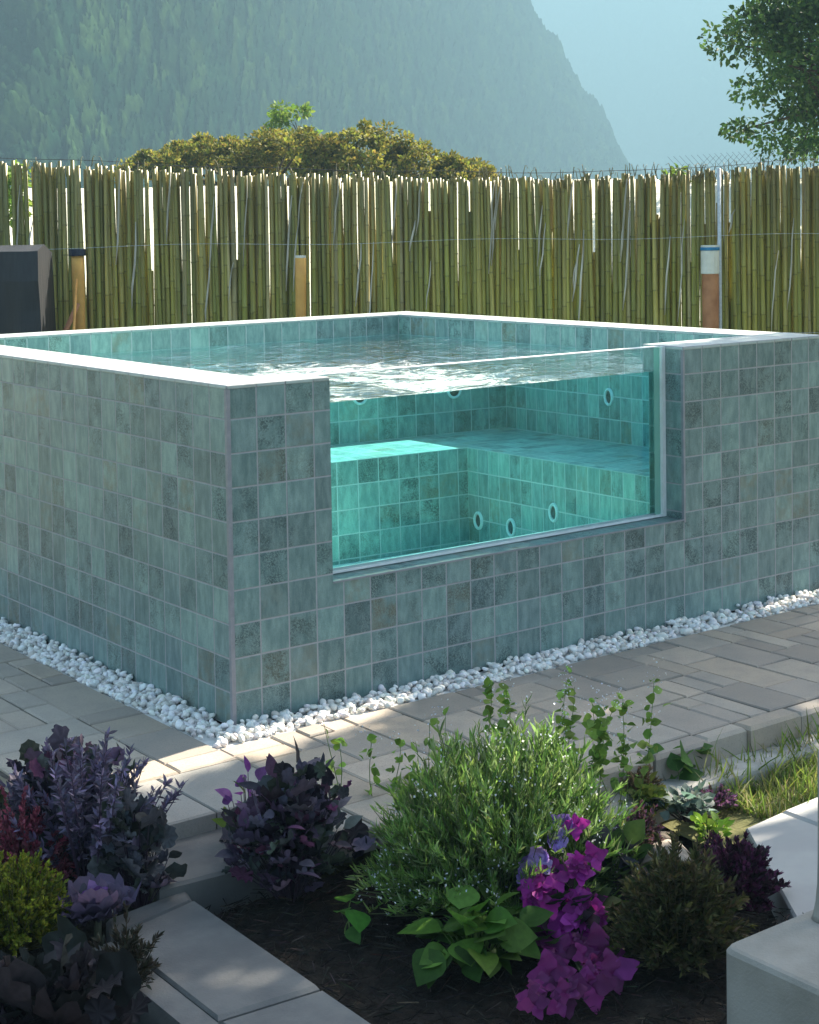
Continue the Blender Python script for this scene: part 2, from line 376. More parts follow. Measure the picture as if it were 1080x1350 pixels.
# ------------------------------------------------------------------ water
ZW = 1.086
def wave(x, y):
    h = np.zeros_like(x); g = np.random.default_rng(3)
    for i in range(26):
        lam = .07*1.13**i if i < 20 else .9; th = g.uniform(0, 2*math.pi); kx, ky = 2*math.pi/lam*math.cos(th), 2*math.pi/lam*math.sin(th)
        h += .0105*min(lam, .4)*np.sin(kx*x+ky*y+g.uniform(0, 6.28))*.42
    return h
em = .004
xs = np.unique(np.round(np.concatenate([np.linspace(WT-em, L-WT+em, 190), [XL, XR]]), 5)); ys = np.unique(np.round(np.concatenate([np.linspace(YI, L-WT+em, 200), [WT-em]]), 5))
X, Y = np.meshgrid(xs, ys, indexing='ij')
de = np.minimum(np.minimum(X-xs[0], xs[-1]-X), np.minimum(Y-YI, ys[-1]-Y))
din = np.where((X > XL) & (X < XR), np.minimum(np.minimum(X-XL, XR-X)+0*X+np.where(Y > WT, 9, 0), de), np.where(Y <= WT, 0, np.minimum(de, Y-(WT-em))))
Z = ZW+wave(X, Y)*np.clip(din/.05, 0, 1)
nx, ny = len(xs), len(ys); V = np.stack([X, Y, Z], -1).reshape(-1, 3)
F = []
for i in range(nx-1):
    for j in range(ny-1):
        if ys[j+1] <= WT-em+1e-6 and not (xs[i] >= XL-1e-6 and xs[i+1] <= XR+1e-6): continue
        F.append((i*ny+j, (i+1)*ny+j, (i+1)*ny+j+1, i*ny+j+1))
m = MB(); m.add(V, F); nt_ = len(F)
a, b, c, d, zb = WT-em, L-WT+em, XL, XR, .096
P = [(a, a), (c, a), (c, YI), (d, YI), (d, a), (b, a), (b, b), (a, b)]; k = 8
m.add([(x, y, zb) for x, y in P]+[(x, y, ZW) for x, y in P], [(i, (i+1) % k, k+(i+1) % k, k+i) for i in range(k)])
m.add([(a, a, zb), (a, b, zb), (b, b, zb), (b, a, zb)], [(0, 1, 2, 3)])
m.add([(c, YI, zb), (c, a, zb), (d, a, zb), (d, YI, zb)], [(0, 1, 2, 3)])
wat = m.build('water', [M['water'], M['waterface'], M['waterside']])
tag(wat, kind='structure')
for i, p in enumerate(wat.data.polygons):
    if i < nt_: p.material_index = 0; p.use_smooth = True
    elif i == nt_+2: p.material_index = 1
    else: p.material_index = 2

# ------------------------------------------------------------------ ground
def sheet(name, pts, z, mat, kind='structure', col=(1, 1, 1)):
    m = MB(); m.addmix([(x, y, z) for x, y in pts], [tuple(range(len(pts)))], col); return tag(m.build(name, mat), kind=kind)
sheet('ground', [(-900, -900), (900, -900), (900, 1100), (-900, 1100)], -.35, M['earth'])
# paving: a random bond of rectangular blocks on a 0.15 grid
def pave(x0, y0, x1, y1, u, ztop, th, mb, keep=lambda x, y: True):
    nx, ny = round((x1-x0)/u), round((y1-y0)/u); occ = np.zeros((nx, ny), bool)
    shapes = [(2, 3), (3, 2), (2, 2), (1, 2), (2, 1), (4, 2), (2, 4), (1, 3)]; wts = [5, 4, 3, 2, 1.5, 3, 1.5, 1]
    for j in range(ny):
        for i in range(nx):
            if occ[i, j]: continue
            for s_ in random.choices(shapes, wts, k=6)+[(1, 1)]:
                if i+s_[0] <= nx and j+s_[1] <= ny and not occ[i:i+s_[0], j:j+s_[1]].any(): break
            occ[i:i+s_[0], j:j+s_[1]] = True
            g = .0032; a0, b0, a1, b1 = x0+i*u+g, y0+j*u+g, x0+(i+s_[0])*u-g, y0+(j+s_[1])*u-g
            if not keep((a0+a1)/2, (b0+b1)/2): continue
            block(mb, a0, b0, a1, b1, ztop+random.gauss(0, .0013), th)
def block(mb, a0, b0, a1, b1, z, th, col=None, bev=.005):
    if col is None:
        q = random.choice([(.37, .335, .30), (.32, .295, .275), (.41, .365, .325), (.29, .265, .245), (.35, .325, .30), (.38, .335, .29)]); s_ = 1+random.gauss(0, .06); col = [q[0]*s_*1.04, q[1]*s_*.97, q[2]*s_*.88]
    jt = lambda: random.gauss(0, .0012)
    x = [a0, a1, a1, a0]; y = [b0, b0, b1, b1]; bb = bev
    V = [(x[i], y[i], z-th) for i in range(4)]+[(x[i]+jt(), y[i]+jt(), z-bb) for i in range(4)]
    V += [(x[i]+(bb if i in (0, 3) else -bb), y[i]+(bb if i < 2 else -bb), z+jt()*.4) for i in range(4)]
    F = [(i, (i+1) % 4, 4+(i+1) % 4, 4+i) for i in range(4)]+[(4+i, 4+(i+1) % 4, 8+(i+1) % 4, 8+i) for i in range(4)]+[(8, 9, 10, 11)]
    mb.add(V, F, col)
m = MB()
PE = -.155                                  # pebble strip outer edge
pave(PE, -.155-9*.1015, PE+4.568, -.155, .1015, 0, .07, m)
pave(PE-6*.108, -.285, PE, -.285+40*.108, .108, 0, .07, m)
block(m, -.80, -.66, -.46, -.29, .0, .07, (.31, .29, .265)); block(m, -.455, -.66, PE-.003, -.29, -.001, .07, (.29, .275, .25))
block(m, -.285, -1.06, PE-.003, -.665, -.001, .07, (.28, .265, .245))
# edge course along the lawn, each block pulled a little in or out
x = PE
while x < 4.4:
    wd = random.choice([.20, .24, .17, .27]); dy = random.gauss(0, .012)
    block(m, x+.002, -1.20+dy+.05, x+wd-.002, -1.071, .001+random.gauss(0, .002), .085, bev=.012); x += wd
tag(m.build('paving', M['paver']), kind='structure')
sheet('paving_bed', [(-.82, -.655), (-.28, -.655), (-.28, -1.06), (4.5, -1.06), (4.5, 4.2), (-.82, 4.2)], -.012, M['joint'])
m = MB(); m.box(-.2, -1.27, -.20, 4.6, -1.10, -.085); hk = tag(m.build('kerb', M['kerb']), kind='structure')
bv = hk.modifiers.new('worn edge', 'BEVEL'); bv.width = .02; bv.segments = 3
# low step slab and garden path of cast slabs running towards the viewer
def slab(mb, pts, z, th, bev=.012):
    pts = np.asarray(pts, float); k = len(pts); c = pts.mean(0); ins = pts+(c-pts)/np.linalg.norm(c-pts, axis=1)[:, None]*bev
    V = [(x, y, z-th) for x, y in pts]+[(x, y, z-bev*.7) for x, y in pts]+[(x, y, z) for x, y in ins]
    mb.addmix(V, [(i, (i+1) % k, k+(i+1) % k, k+i) for i in range(k)]+[(k+i, k+(i+1) % k, 2*k+(i+1) % k, 2*k+i) for i in range(k)]+[tuple(range(2*k, 3*k))])
m = MB()
arc = [(-.80+.5*t_, -.70+.06*math.sin(math.pi*t_)) for t_ in np.linspace(0, 1, 12)]
slab(m, [(-.80, -.935), (-.62, -.95), (-.42, -.97), (-.30, -.9)]+arc[::-1], -.055, .12)
slab(m, [(-1.01, -1.06), (-.735, -1.0), (-.715, -.935), (-.80, -.94), (-.98, -.97)], -.082, .2)
slab(m, [(-1.02, -1.62), (-.75, -1.64), (-.735, -1.005), (-1.01, -1.065)], -.08, .2)
slab(m, [(-1.03, -2.6), (-.77, -2.6), (-.75, -1.645), (-1.02, -1.625)], -.084, .2)
tag(m.build('path', M['slab']), kind='structure')
m = MB(); slab(m, [(-1.115, -2.6), (-1.036, -2.6), (-1.022, -1.62), (-1.014, -1.07), (-1.085, -1.07)], -.088, .25, .015); tag(m.build('path_edging', M['slab']), kind='structure')
# planting bed of dark mulch
def terrain(name, x0, y0, x1, y1, n1, n2, zf, mat):
    xs = np.linspace(x0, x1, n1); ys = np.linspace(y0, y1, n2); X, Y = np.meshgrid(xs, ys, indexing='ij')
    Z = np.array([[zf(x, y) for y in ys] for x in xs])
    F = [(i*n2+j, (i+1)*n2+j, (i+1)*n2+j+1, i*n2+j+1) for i in range(n1-1) for j in range(n2-1)]
    m = MB(); m.add(np.stack([X, Y, Z], -1).reshape(-1, 3), F); return tag(m.build(name, mat, None, True), kind='structure')
nz = lambda x, y, s_: mnoise.noise(Vector((x*s_, y*s_, 3.7)))
terrain('planting_bed', -.742, -3.2, 1.0, -1.0, 110, 130, lambda x, y: -.122+.018*nz(x, y, 9)+.01*nz(x, y, 30)-(.2 if y > -1.03 else 0)-.08*max(0, min(1, (x-.3)/.15)), M['soil'])
terrain('planting_bed', -3.2, -3.4, -.80, .12, 90, 110, lambda x, y: (-.11 if x < -1.16 or y > -.95 else -.28)+.02*nz(x, y, 9)+.012*nz(x, y, 30), M['soil'])
terrain('lawn', .80, -3.4, 4.6, -1.10, 100, 70, lambda x, y: -.165+.02*nz(x, y, 6), M['earth'])
m = MB()
slab(m, [(.84, -1.59), (1.02, -1.575), (1.0, -2.3), (.30, -2.3), (.45, -2.1)], -.09, .15); slab(m, [(1.027, -1.575), (1.9, -1.52), (1.9, -2.3), (1.005, -2.3)], -.088, .15)
tag(m.build('stepping_slab', M['slabwarm']), kind='structure')
# mulch chips
m = MB(); n = 5200
ch = (np.array([(-.5, 0, 0), (.5, -.03, 0), (.5, .03, 0.01), (-.5, .03, .01), (-.4, 0, .06), (.4, 0, .07)])*[1, 1, 1], {4: [(0, 1, 2, 3)], 3: [(0, 1, 5), (2, 3, 4), (0, 5, 4), (2, 4, 5)]})
px = np.concatenate([rng.uniform(-.74, .5, 4000), rng.uniform(-1.9, -1.12, 1200)]); py = np.concatenate([rng.uniform(-2.7, -1.02, 4000), rng.uniform(-2.2, -.6, 1200)])
pz = np.concatenate([np.full(4000, -.108), np.full(1200, -.235)])+rng.uniform(-.005, .012, n)
M3 = frames(np.stack([rng.normal(0, 1, n), rng.normal(0, 1, n), rng.normal(0, .22, n)], 1), rng.uniform(-.6, .6, n))
ln = rng.uniform(.02, .06, n); M3 = np.stack([M3[:, :, 1]*ln[:, None], M3[:, :, 0]*(ln*.9)[:, None], M3[:, :, 2]*(ln*.8)[:, None]], 2)
m.inst(ch, M3, np.stack([px, py, pz], 1), cols(n, [(.014, .012, .011), (.025, .02, .017), (.035, .028, .023), (.05, .04, .033)], .4))
tag(m.build('bark_mulch', M['bark']), kind='stuff')

# ------------------------------------------------------------------ white pebbles
def ico():
    import bmesh
    bm = bmesh.new(); bmesh.ops.create_icosphere(bm, subdivisions=2, radius=1.0)
    V = np.array([v.co[:] for v in bm.verts]); F = np.array([[v.index for v in f.verts] for f in bm.faces]); bm.free(); return V, F
IV, IF = ico()
pts = []
def strip(n, x0, y0, x1, y1, along):
    for _ in range(n):
        x, y = random.uniform(x0, x1), random.uniform(y0, y1)
        t_ = (-x if along == 'y' else -y)/.155                     # 0 at the wall, 1 at the paving
        s_ = random.uniform(.009, .0155)*(1.25 if random.random() < .18 else 1)
        z = -.004+random.uniform(0, .030)*(1-.55*t_); pts.append((x, y, z, s_))
strip(1500, -.150, -.15, -.008, L, 'y'); strip(1700, -.008, -.150, 4.2, -.008, 'x')
pts = np.array(pts); m = MB()
for v in range(8):
    g = np.random.default_rng(50+v); Vd = IV.copy()
    for _ in range(7):
        d = g.normal(0, 1, 3); d /= np.linalg.norm(d); c = g.uniform(.62, .9); over = np.maximum(Vd@d-c, 0); Vd -= over[:, None]*d*.85
    Vd *= np.array([g.uniform(1.0, 1.35), g.uniform(.8, 1.05), g.uniform(.6, .85)])
    sel = pts[v::8]; k = len(sel)
    fr = frames(np.stack([rng.normal(0, 1, k), rng.normal(0, 1, k), rng.normal(0, .35, k)], 1), rng.uniform(-.7, .7, k))*sel[:, 3][:, None, None]
    m.inst((Vd, {3: IF}), fr, sel[:, :3], cols(k, [(.80, .79, .77), (.84, .83, .82), (.70, .67, .63), (.82, .79, .74), (.78, .77, .76), (.60, .56, .52)], .06))
tag(m.build('white_pebbles', M['pebble'], None, True), kind='stuff')
sheet('pebble_bed', [(PE, PE), (4.4, PE), (4.4, 0), (0, 0), (0, L+.3), (PE, L+.3)], -.008, M['pebble'], col=(.66, .65, .63))

# ------------------------------------------------------------------ bamboo fence
FW = np.array([math.sin(YAW), math.cos(YAW), 0.]); RT = np.array([math.cos(YAW), -math.sin(YAW), 0.])     # into the view, to the right
C0 = np.array([CAM[0], CAM[1], 0.])
def W(lat, dep, z=0.): return C0+RT*lat+FW*dep+np.array([0, 0, z])
DF = 11.5
def fence_line(u): return W(u, DF+.02*u, 0)            # u = metres to the right of the view axis
def fence_top(u):
    t = np.interp(u, [-4.5, -2.9, -1.45, -.8, .6, 1.6, 2.2, 2.7, 4.5], [2.26, 2.235, 2.15, 2.12, 2.075, 2.07, 2.10, 2.13, 2.15]); return t
def mat_cane():
    t = NT('bamboo cane'); at = t.n('Attribute', attribute_name='tint').outputs['Color']; o = t.obj()
    st = t.noise(t.n('VectorMath', operation='MULTIPLY', ins={0: o, 1: (60, 60, 2.2)}).outputs[0], 1., 4)
    z = t.n('SeparateXYZ', ins={0: o}).outputs[2]
    col = t.mix(t.math('MULTIPLY', t.smooth(st, .35, .75), .5), at, (.10, .085, .035, 1))
    dry = t.math('MULTIPLY', t.smooth(t.math('ADD', z, t.math('MULTIPLY', t.math('SUBTRACT', st, .5), 1.2)), 1.15, 2.0), .5)
    col = t.mix(dry, col, (.165, .135, .085, 1))
    b = t.bsdf(col, .42, .45); tr = t.n('BsdfTranslucent', ins={0: col}).outputs[0]
    return t.surf(t.n('MixShader', ins={0: .22, 1: b, 2: tr}).outputs[0])
M['cane'] = mat_cane()
fence = empty('bamboo_fence', tuple(fence_line(0)), 'tall screen fence of upright olive green bamboo canes behind the pool', 'fence')
def fparent(o): o.parent = fence; o.matrix_parent_inverse = Matrix.Translation(fence.location).inverted(); return o
def cane(m, u, d0, top, tl, dep, pal, wts):
    zz = [-.35]; z = random.uniform(-.2, .1)
    while z < top-.05: zz += [z-.008, z, z+.008]; z += random.uniform(.20, .34)
    zz.append(top); zz = np.array(zz); isn = np.zeros(len(zz)); isn[2::3] = 1; isn[-1] = 0
    fr_ = np.clip(zz/2.2, 0, 1); rad = d0/2*(1.03-.30*fr_**1.4)*(1+.13*isn); ph = random.uniform(0, 6); bw = random.uniform(0, .010)
    pts = np.array([fence_line(u)+RT*(tl*(z_-.5)+bw*math.sin(z_*1.6+ph))+FW*dep+np.array([0, 0, z_]) for z_ in zz])
    base = np.array(random.choices(pal, wts)[0])*random.uniform(.75, 1.2); m.tube(pts, rad, 8, np.stack([base*(1-.45*i_) for i_ in isn]))
CP = [(.50, .45, .095), (.41, .405, .085), (.56, .475, .125), (.35, .33, .075), (.62, .52, .23)]
u = -4.2; panel = 0; m = MB(); edges = [-2.45, -.78, 2.13, 9]
while u < 4.6:
    d0 = random.uniform(.030, .045)
    if u > edges[panel]:
        fparent(m.build('cane_panel', M['cane'], None, True)); m = MB(); panel += 1
    cane(m, u, d0, fence_top(u)+random.gauss(-.012, .013), random.gauss(0, .007), random.uniform(-.018, .018), CP, [4, 4, 3, 2, 1])
    for w_ in (0, 1): cane(m, u+w_*.024+random.uniform(-.01, .01), d0*.85, fence_top(u)-.03 if random.random() < .77 else random.uniform(1.1, 1.95), random.gauss(0, .01), .055+random.uniform(-.01, .01), CP, [4, 4, 3, 2, 1])
    u += d0*(random.uniform(.76, .90) if random.random() < .82 else random.uniform(.95, 1.2))
fparent(m.build('cane_panel', M['cane'], None, True))
for _ in range(60):                                   # near-white split canes in front, colour standing in for bright slits of light
    m = MB(); u = random.uniform(-4.0, 4.4); z0 = random.uniform(.9, 1.75); z1 = min(fence_top(u)-.03, z0+random.uniform(.15, .75)); k = 5; w_ = random.uniform(.6, 1.2)
    zz = np.linspace(z0, z1, k); pts = [fence_line(u)+RT*(random.gauss(0, .004)+.012*i)+FW*-.034+np.array([0, 0, z_]) for i, z_ in enumerate(zz)]
    m.tube(pts, np.array([.003, .007, .008, .007, .003])*w_, 5, (.85, .80, .68)); fparent(m.build('pale_slit_cane', M['cane'], None, True))
m = MB()                                              # bent dry tips and twiggy leaf ends along the top
for _ in range(240):
    u = random.uniform(-4.0, 4.5) if random.random() < .35 else random.uniform(.4, 4.4); z0 = fence_top(u)-random.uniform(.0, .10); a = random.uniform(-1, 1)
    pts = [fence_line(u)+FW*random.uniform(-.04, -.02)+RT*(a*.05*t_)+np.array([0, 0, z0+.085*math.sin(t_*random.uniform(1.4, 2.6))]) for t_ in np.linspace(0, 1, 5)]
    m.tube(pts, np.linspace(.0045, .0015, 5), 4, random.choice([(.45, .40, .25), (.28, .26, .10), (.20, .20, .06)]))
fparent(m.build('dry_tips', M['cane'], None, True))['kind'] = 'stuff'
for z_, sg in ((.93, -.02), (1.62, .01)):
    m = MB(); pts = [fence_line(u)+FW*-.045+np.array([0, 0, z_+.01*math.sin(u*3)+sg*u*.2]) for u in np.linspace(-4.2, 4.6, 60)]; m.tube(pts, .0016, 4, (.4, .4, .38)); fparent(m.build('tie_wire', M['steel'], None, True))
m = MB()
for zo in (.0,):
    pts = [fence_line(u)+FW*-.03+np.array([0, 0, fence_top(u)+.025+.006*math.sin(u*5)]) for u in np.linspace(-3.0, 4.6, 70)]; m.tube(pts, .002, 4, (.3, .3, .3))
fparent(m.build('top_wire', M['dark'], None, True))
m = MB()                                              # strip of chicken wire above the canes on the right
for i in range(64):
    u = 2.0+i*.042; zt = fence_top(u)
    for s_ in (-1, 1):
        pts = [fence_line(u+s_*q*.05)+FW*-.02+np.array([0, 0, zt-.06+q*.055]) for q in (0, 1, 2, 3)]; m.tube(pts, .0011, 3, (.25, .25, .25), False)
fparent(m.build('wire_netting', M['dark'], None))

# posts
M['wood'] = mat_simple('peeled timber', (.80, .44, .11), (.62, .30, .075), 6, .6, .3, .4, .006, 40)
M['woodred'] = mat_simple('red brown timber', (.50, .23, .11), (.36, .15, .07), 8, .65, .3, .4, .006, 40)
M['paint_white'] = mat_simple('white wrap', (.78, .76, .68), (.66, .64, .56), 12, .6)
M['blue'] = mat_simple('blue tape', (.03, .22, .42), (.02, .16, .33), 30, .4)
M['navy'] = mat_simple('navy rubber cap', (.015, .022, .05), (.01, .015, .03), 30, .4)
def post(px, py, dep, rad, label, mat, extra):
    top = D(px, py, dep); t = empty('fence_post', (top[0], top[1], -.35), label, 'post', 'short timber posts in front of the bamboo fence')
    m = MB(); h = top[2]+.35; zz = np.linspace(0, h, 14); ph = random.uniform(0, 6); ln_ = random.gauss(0, .012)
    pts = [RT*(.010*math.sin(z_*1.7+ph)-.010*math.sin(h*1.7+ph)+ln_*(h-z_))+np.array([0, 0, z_]) for z_ in zz]
    m.tube(pts, rad*(1.06-.06*zz/h)*(1+.03*np.sin(zz*9+ph)), 14); m.build('shaft', M[mat], t, True)
    for nm, mt, z0, z1, rr in extra:
        m = MB(); m.tube([(0, 0, h+z0), (0, 0, h+z0+.004), (0, 0, h+z1-.004), (0, 0, h+z1)], [rr*.97, rr, rr, rr*.97], 16); m.build(nm, M[mt], t)
    return t
post(102, 335, 11.1, .042, 'golden peeled timber post with a navy cap near the black tarpaulin', 'wood', [('cap', 'navy', -.012, .035, .058)])
post(396.5, 340, 11.1, .037, 'slim orange timber post with a small white top midway along the bamboo fence', 'wood', [('cap', 'paint_white', -.002, .016, .037)])
post(936, 326, 11.3, .058, 'thick red brown timber post with white wrapped top and blue band', 'woodred', [('wrap', 'paint_white', -.185, -.022, .064), ('band', 'blue', -.022, .0, .068), ('lid', 'paint_white', 0, .014, .064)])
tp = D(948, 222, 11.36); m = MB(); m.tube([(0, 0, 0), (0, 0, 1), (0, 0, tp[2]+.35)], .014, 10)
o = m.build('slim_pole', M['steel'], None, True); o.location = (tp[0], tp[1], -.35); tag(o, 'thin pale metal pole rising above the fence beside the blue banded post', 'pole')
# leaning sticks by the first post
for i, (a, b, r_) in enumerate((((84, 440), (103, 400), .022), ((96, 440), (101, 368), .012))):
    A, B = D(*a, 10.95-.1*i), D(*b, 11.0); A = A+(A-B)*2.5; m = MB(); m.tube([A, (A+B)/2+RT*.01, B], [r_, r_*.95, r_*.8], 8)
    o = m.build('leaning_stake', M['woodred' if i == 0 else 'wood'], None, True)
    tag(o, ['thick brown stake leaning against the golden capped post', 'thin pale stick propped behind the golden capped post'][i], 'stake')
# black tarpaulin draped over a stack
def mat_tarp():
    t = NT('black woven tarpaulin'); o = t.obj(); a = t.noise(t.n('VectorMath', operation='MULTIPLY', ins={0: o, 1: (50, 50, 3)}).outputs[0], 1, 4)
    return t.surf(t.bsdf(t.mix(a, (.012, .013, .016, 1), (.03, .031, .035, 1)), .5, .35, t.bump(a, .4, .01)))
M['tarp'] = mat_tarp()
def drape(name, lat0, lat1, dep0, dep1, z0, z1, mat, label):
    n = 70; V = []; prof = [(dep0-.03, z0)]+[(dep0+.02*math.sin(i), z0+(z1-z0)*i/10) for i in range(1, 10)]+[(dep0+.03, z1), ((dep0+dep1)/2, z1+.04), (dep1, z1-.02), (dep1, z0)]
    lats = np.linspace(lat0, lat1, n)
    for i, la in enumerate(lats):
        ef = min(i, n-1-i)/(n-1)
        for j, (d_, z_) in enumerate(prof):
            f_ = .03*math.sin(i*.5+j*.2)*(1-(z_-z0)/(z1-z0)*.7)+.03*nz(la, z_, 3.)
            V.append(W(la+(.05*(1-(z_-z0)/(z1-z0)) if i == n-1 else 0), d_-f_, z_+(.02*nz(la, 9, 4)) ))
    k = len(prof); F = [(i*k+j, (i+1)*k+j, (i+1)*k+j+1, i*k+j+1) for i in range(n-1) for j in range(k-1)]
    m = MB(); m.addmix(np.array(V), F+[tuple(range(k)), tuple((n-1)*k+j for j in range(k))[::-1]]); return tag(m.build(name, mat), label, 'tarpaulin')
drape('tarpaulin', -3.6, -2.42, 10.5, 10.95, -.35, 1.60, M['tarp'], 'black tarpaulin draped over a stack at the left end of the fence')

# ------------------------------------------------------------------ leaf templates (y = length, x = width, z = normal)
def t_leaf(w=.5, curl=.15, fold=.12, nseg=4, tip=1.0):
    V = [(0, 0, 0)]; F3 = []; F4 = []; prev = None
    ys = np.linspace(0, 1, nseg+1)[1:]
    for i, y in enumerate(ys[:-1]):
        ww = w/2*math.sin(math.pi*min(1, y**.8))*1.05; z = -curl*y*y
        V += [(-ww, y, z+fold*ww*2), (0, y, z), (ww, y, z+fold*ww*2)]
    V.append((0, 1, -curl)); n = len(V)-1
    F3 += [(0, 2, 1), (0, 3, 2)]
    for i in range(nseg-2):
        a = 1+3*i; F4 += [(a, a+1, a+4, a+3), (a+1, a+2, a+5, a+4)]
    a = n-3; F3 += [(a, a+1, n), (a+1, a+2, n)]
    return np.array(V, float), {3: F3, 4: F4}
def t_blade(w=.05, bend=.4, nseg=4):
    V = []; 
    for i in range(nseg):
        y = i/nseg; ww = w/2*(1-y**2*.7); V += [(-ww, y*(1-.25*bend*y), bend*y*y*.8), (ww, y*(1-.25*bend*y), bend*y*y*.8)]
    V.append((0, 1-.25*bend, bend*.8)); F4 = [(2*i, 2*i+1, 2*i+3, 2*i+2) for i in range(nseg-1)]
    return np.array(V, float), {4: F4, 3: [(2*nseg-2, 2*nseg-1, 2*nseg)]}
def t_petal(w=.75):
    V, Fd = t_leaf(w, .30, .16, 6); V = V.copy(); V[:, 2] += .09*np.sin(V[:, 1]*9+V[:, 0]*14); V[:, 0] *= 1+.10*np.sin(V[:, 1]*17); return V, Fd
def t_small(w=.5): return np.array([(0, 0, 0), (w/2, .5, .08), (0, 1, 0), (-w/2, .5, .08)], float), {3: [(0, 1, 2), (0, 2, 3)]}
def t_lobed(lobes=5, depth=.25, cup=.2, ruf=.06, seed=0):
    """round lobed leaf hinged at its stalk, ruffled rim, two rings"""
    g = np.random.default_rng(seed); k = lobes*4; a = np.linspace(-math.pi*.92, math.pi*.92, k)
    rr = .5*(1-depth*.5+depth*.5*np.cos(np.linspace(0, lobes*2*math.pi, k)+math.pi))*(1+.05*g.normal(0, 1, k))*(1+.12*np.cos(a))
    c = np.array([0, .36, 0.]); V = [(0, 0, 0), (0, .36, -.02)]
    for q in (.55, 1.0):
        for i in range(k):
            x, y = rr[i]*q*math.sin(a[i]), rr[i]*q*math.cos(a[i]); V.append((x, .36+y, cup*(x*x+y*y)*1.6-.02+ruf*q*q*math.sin(i*2.1+g.uniform(0, 1))))
    F3 = [(1, 2+i, 2+i+1) for i in range(k-1)]+[(1, 2+k-1, 0), (1, 0, 2)]
    F4 = [(2+i, 2+k+i, 2+k+i+1, 2+i+1) for i in range(k-1)]
    return np.array(V, float), {3: F3, 4: F4}
LEAF = t_leaf(); LEAFW = t_leaf(.88, .25, .1, 6); LEAFN = t_leaf(.28, .2, .1); NEED = t_blade(.13, .25, 3); BLADE = t_blade(.05, .5, 5); SMALL = t_small(); TINY = t_small(.8)
PETAL = t_petal(); LOBE = [t_lobed(5, .20, .3, .06, 1), t_lobed(7, .14, .15, .08, 2), t_lobed(5, .26, .5, .09, 3)]
def place(m, tm, P, Dr, size, col, roll=.5, wj=.15):
    k = len(P); fr = frames(Dr, rng.normal(0, roll, k)); s_ = np.broadcast_to(size, (k,))*(1+rng.normal(0, .18, k)).clip(.45, 1.6)
    sc = np.stack([s_*(1+rng.normal(0, wj, k)), s_, s_], 1)
    m.inst(tm, fr*sc[:, None, :], P, col)
def sph(n):
    d = rng.normal(0, 1, (n, 3)); return d/np.linalg.norm(d, axis=1)[:, None]
def crown_pts(n, c, rad, nl, lr, seed, low=-.9, shell=.55):
    """leaf positions gathered in uneven clumps through a crown"""
    g = np.random.default_rng(seed); cen = []
    while len(cen) < nl:
        d = g.normal(0, 1, 3); d /= np.linalg.norm(d)
        if d[2] < low: continue
        cen.append(d*(shell+(1-shell)*g.uniform(0, 1)**.6)*(.78+.3*g.uniform()))
    cen = np.array(cen)*rad; ls = lr*g.uniform(.55, 1.35, nl); idx = g.integers(0, nl, n); d = g.normal(0, 1, (n, 3)); d /= np.linalg.norm(d, axis=1)[:, None]
    P = cen[idx]+d*(ls[idx]*(g.uniform(0, 1, n)**.45))[:, None]*np.array([1, 1, .62])
    return c+P, d, c+cen, idx
def tree(name, label, cat, base, ctr, rad, n, nl, lr, ls, palette, seed, trunk_r=.09, low=-.9, group=None, tmpl=None, bark=(.10, .075, .05), shell=.55):
    base = np.array(base, float); t = empty(name, tuple(base), label, cat, group); ctr = np.array(ctr, float)-base
    P, d, cen, idx = crown_pts(n, ctr, np.array(rad), nl, lr, seed, low, shell)
    m = MB(); tint = rng.uniform(.75, 1.25, nl)[idx][:, None]*cols(n, palette, .14)
    place(m, tmpl or LEAF, P, d*.7+rng.normal(0, .6, (n, 3))+[0, 0, -.15], ls, tint, 1.2); m.build('crown', M['leaf'], t)
    m = MB(); top = ctr+[0, 0, rad[2]*.35]; k = 8; tt = np.linspace(0, 1, k); wig = rng.normal(0, .03*np.linalg.norm(top), (k, 3)); wig[0] = 0
    tr = top*tt[:, None]+wig*[1, 1, .2]; m.tube(tr, trunk_r*(1-.8*tt), 9, bark)
    for c_ in cen[::max(1, nl//42)]:
        s_ = rng.uniform(.35, .9); a = tr[int(s_*(k-1))]; mid = (a+c_)/2+rng.normal(0, .06, 3)*np.linalg.norm(c_-a)+[0, 0, .05]; m.tube([a, mid, c_], [trunk_r*.36*(1-.6*s_), trunk_r*.2, trunk_r*.06], 5, bark)
    m.build('trunk', M['bark'], t, True); return t

# unseen ground added behind the fence, raised and pale so the cane gaps show white
def bank_z(d): return -.34+2.62*np.clip((d-12.3)/9, 0, 1)**.9
nb = 60; lat = np.linspace(-30, 30, nb); dp = np.concatenate([np.linspace(12.3, 24, 20), [40, 90, 200]]); V = np.array([W(a*(1+max(0, (b-20)/20)), b, bank_z(b)+(.06*nz(a, b, .7) if b > 12.5 else 0)) for a in lat for b in dp]); k = len(dp)
m = MB(); m.add(V, [(i*k+j, (i+1)*k+j, (i+1)*k+j+1, i*k+j+1) for i in range(nb-1) for j in range(k-1)]); tag(m.build('bank', M['bank'], None, True), kind='structure')

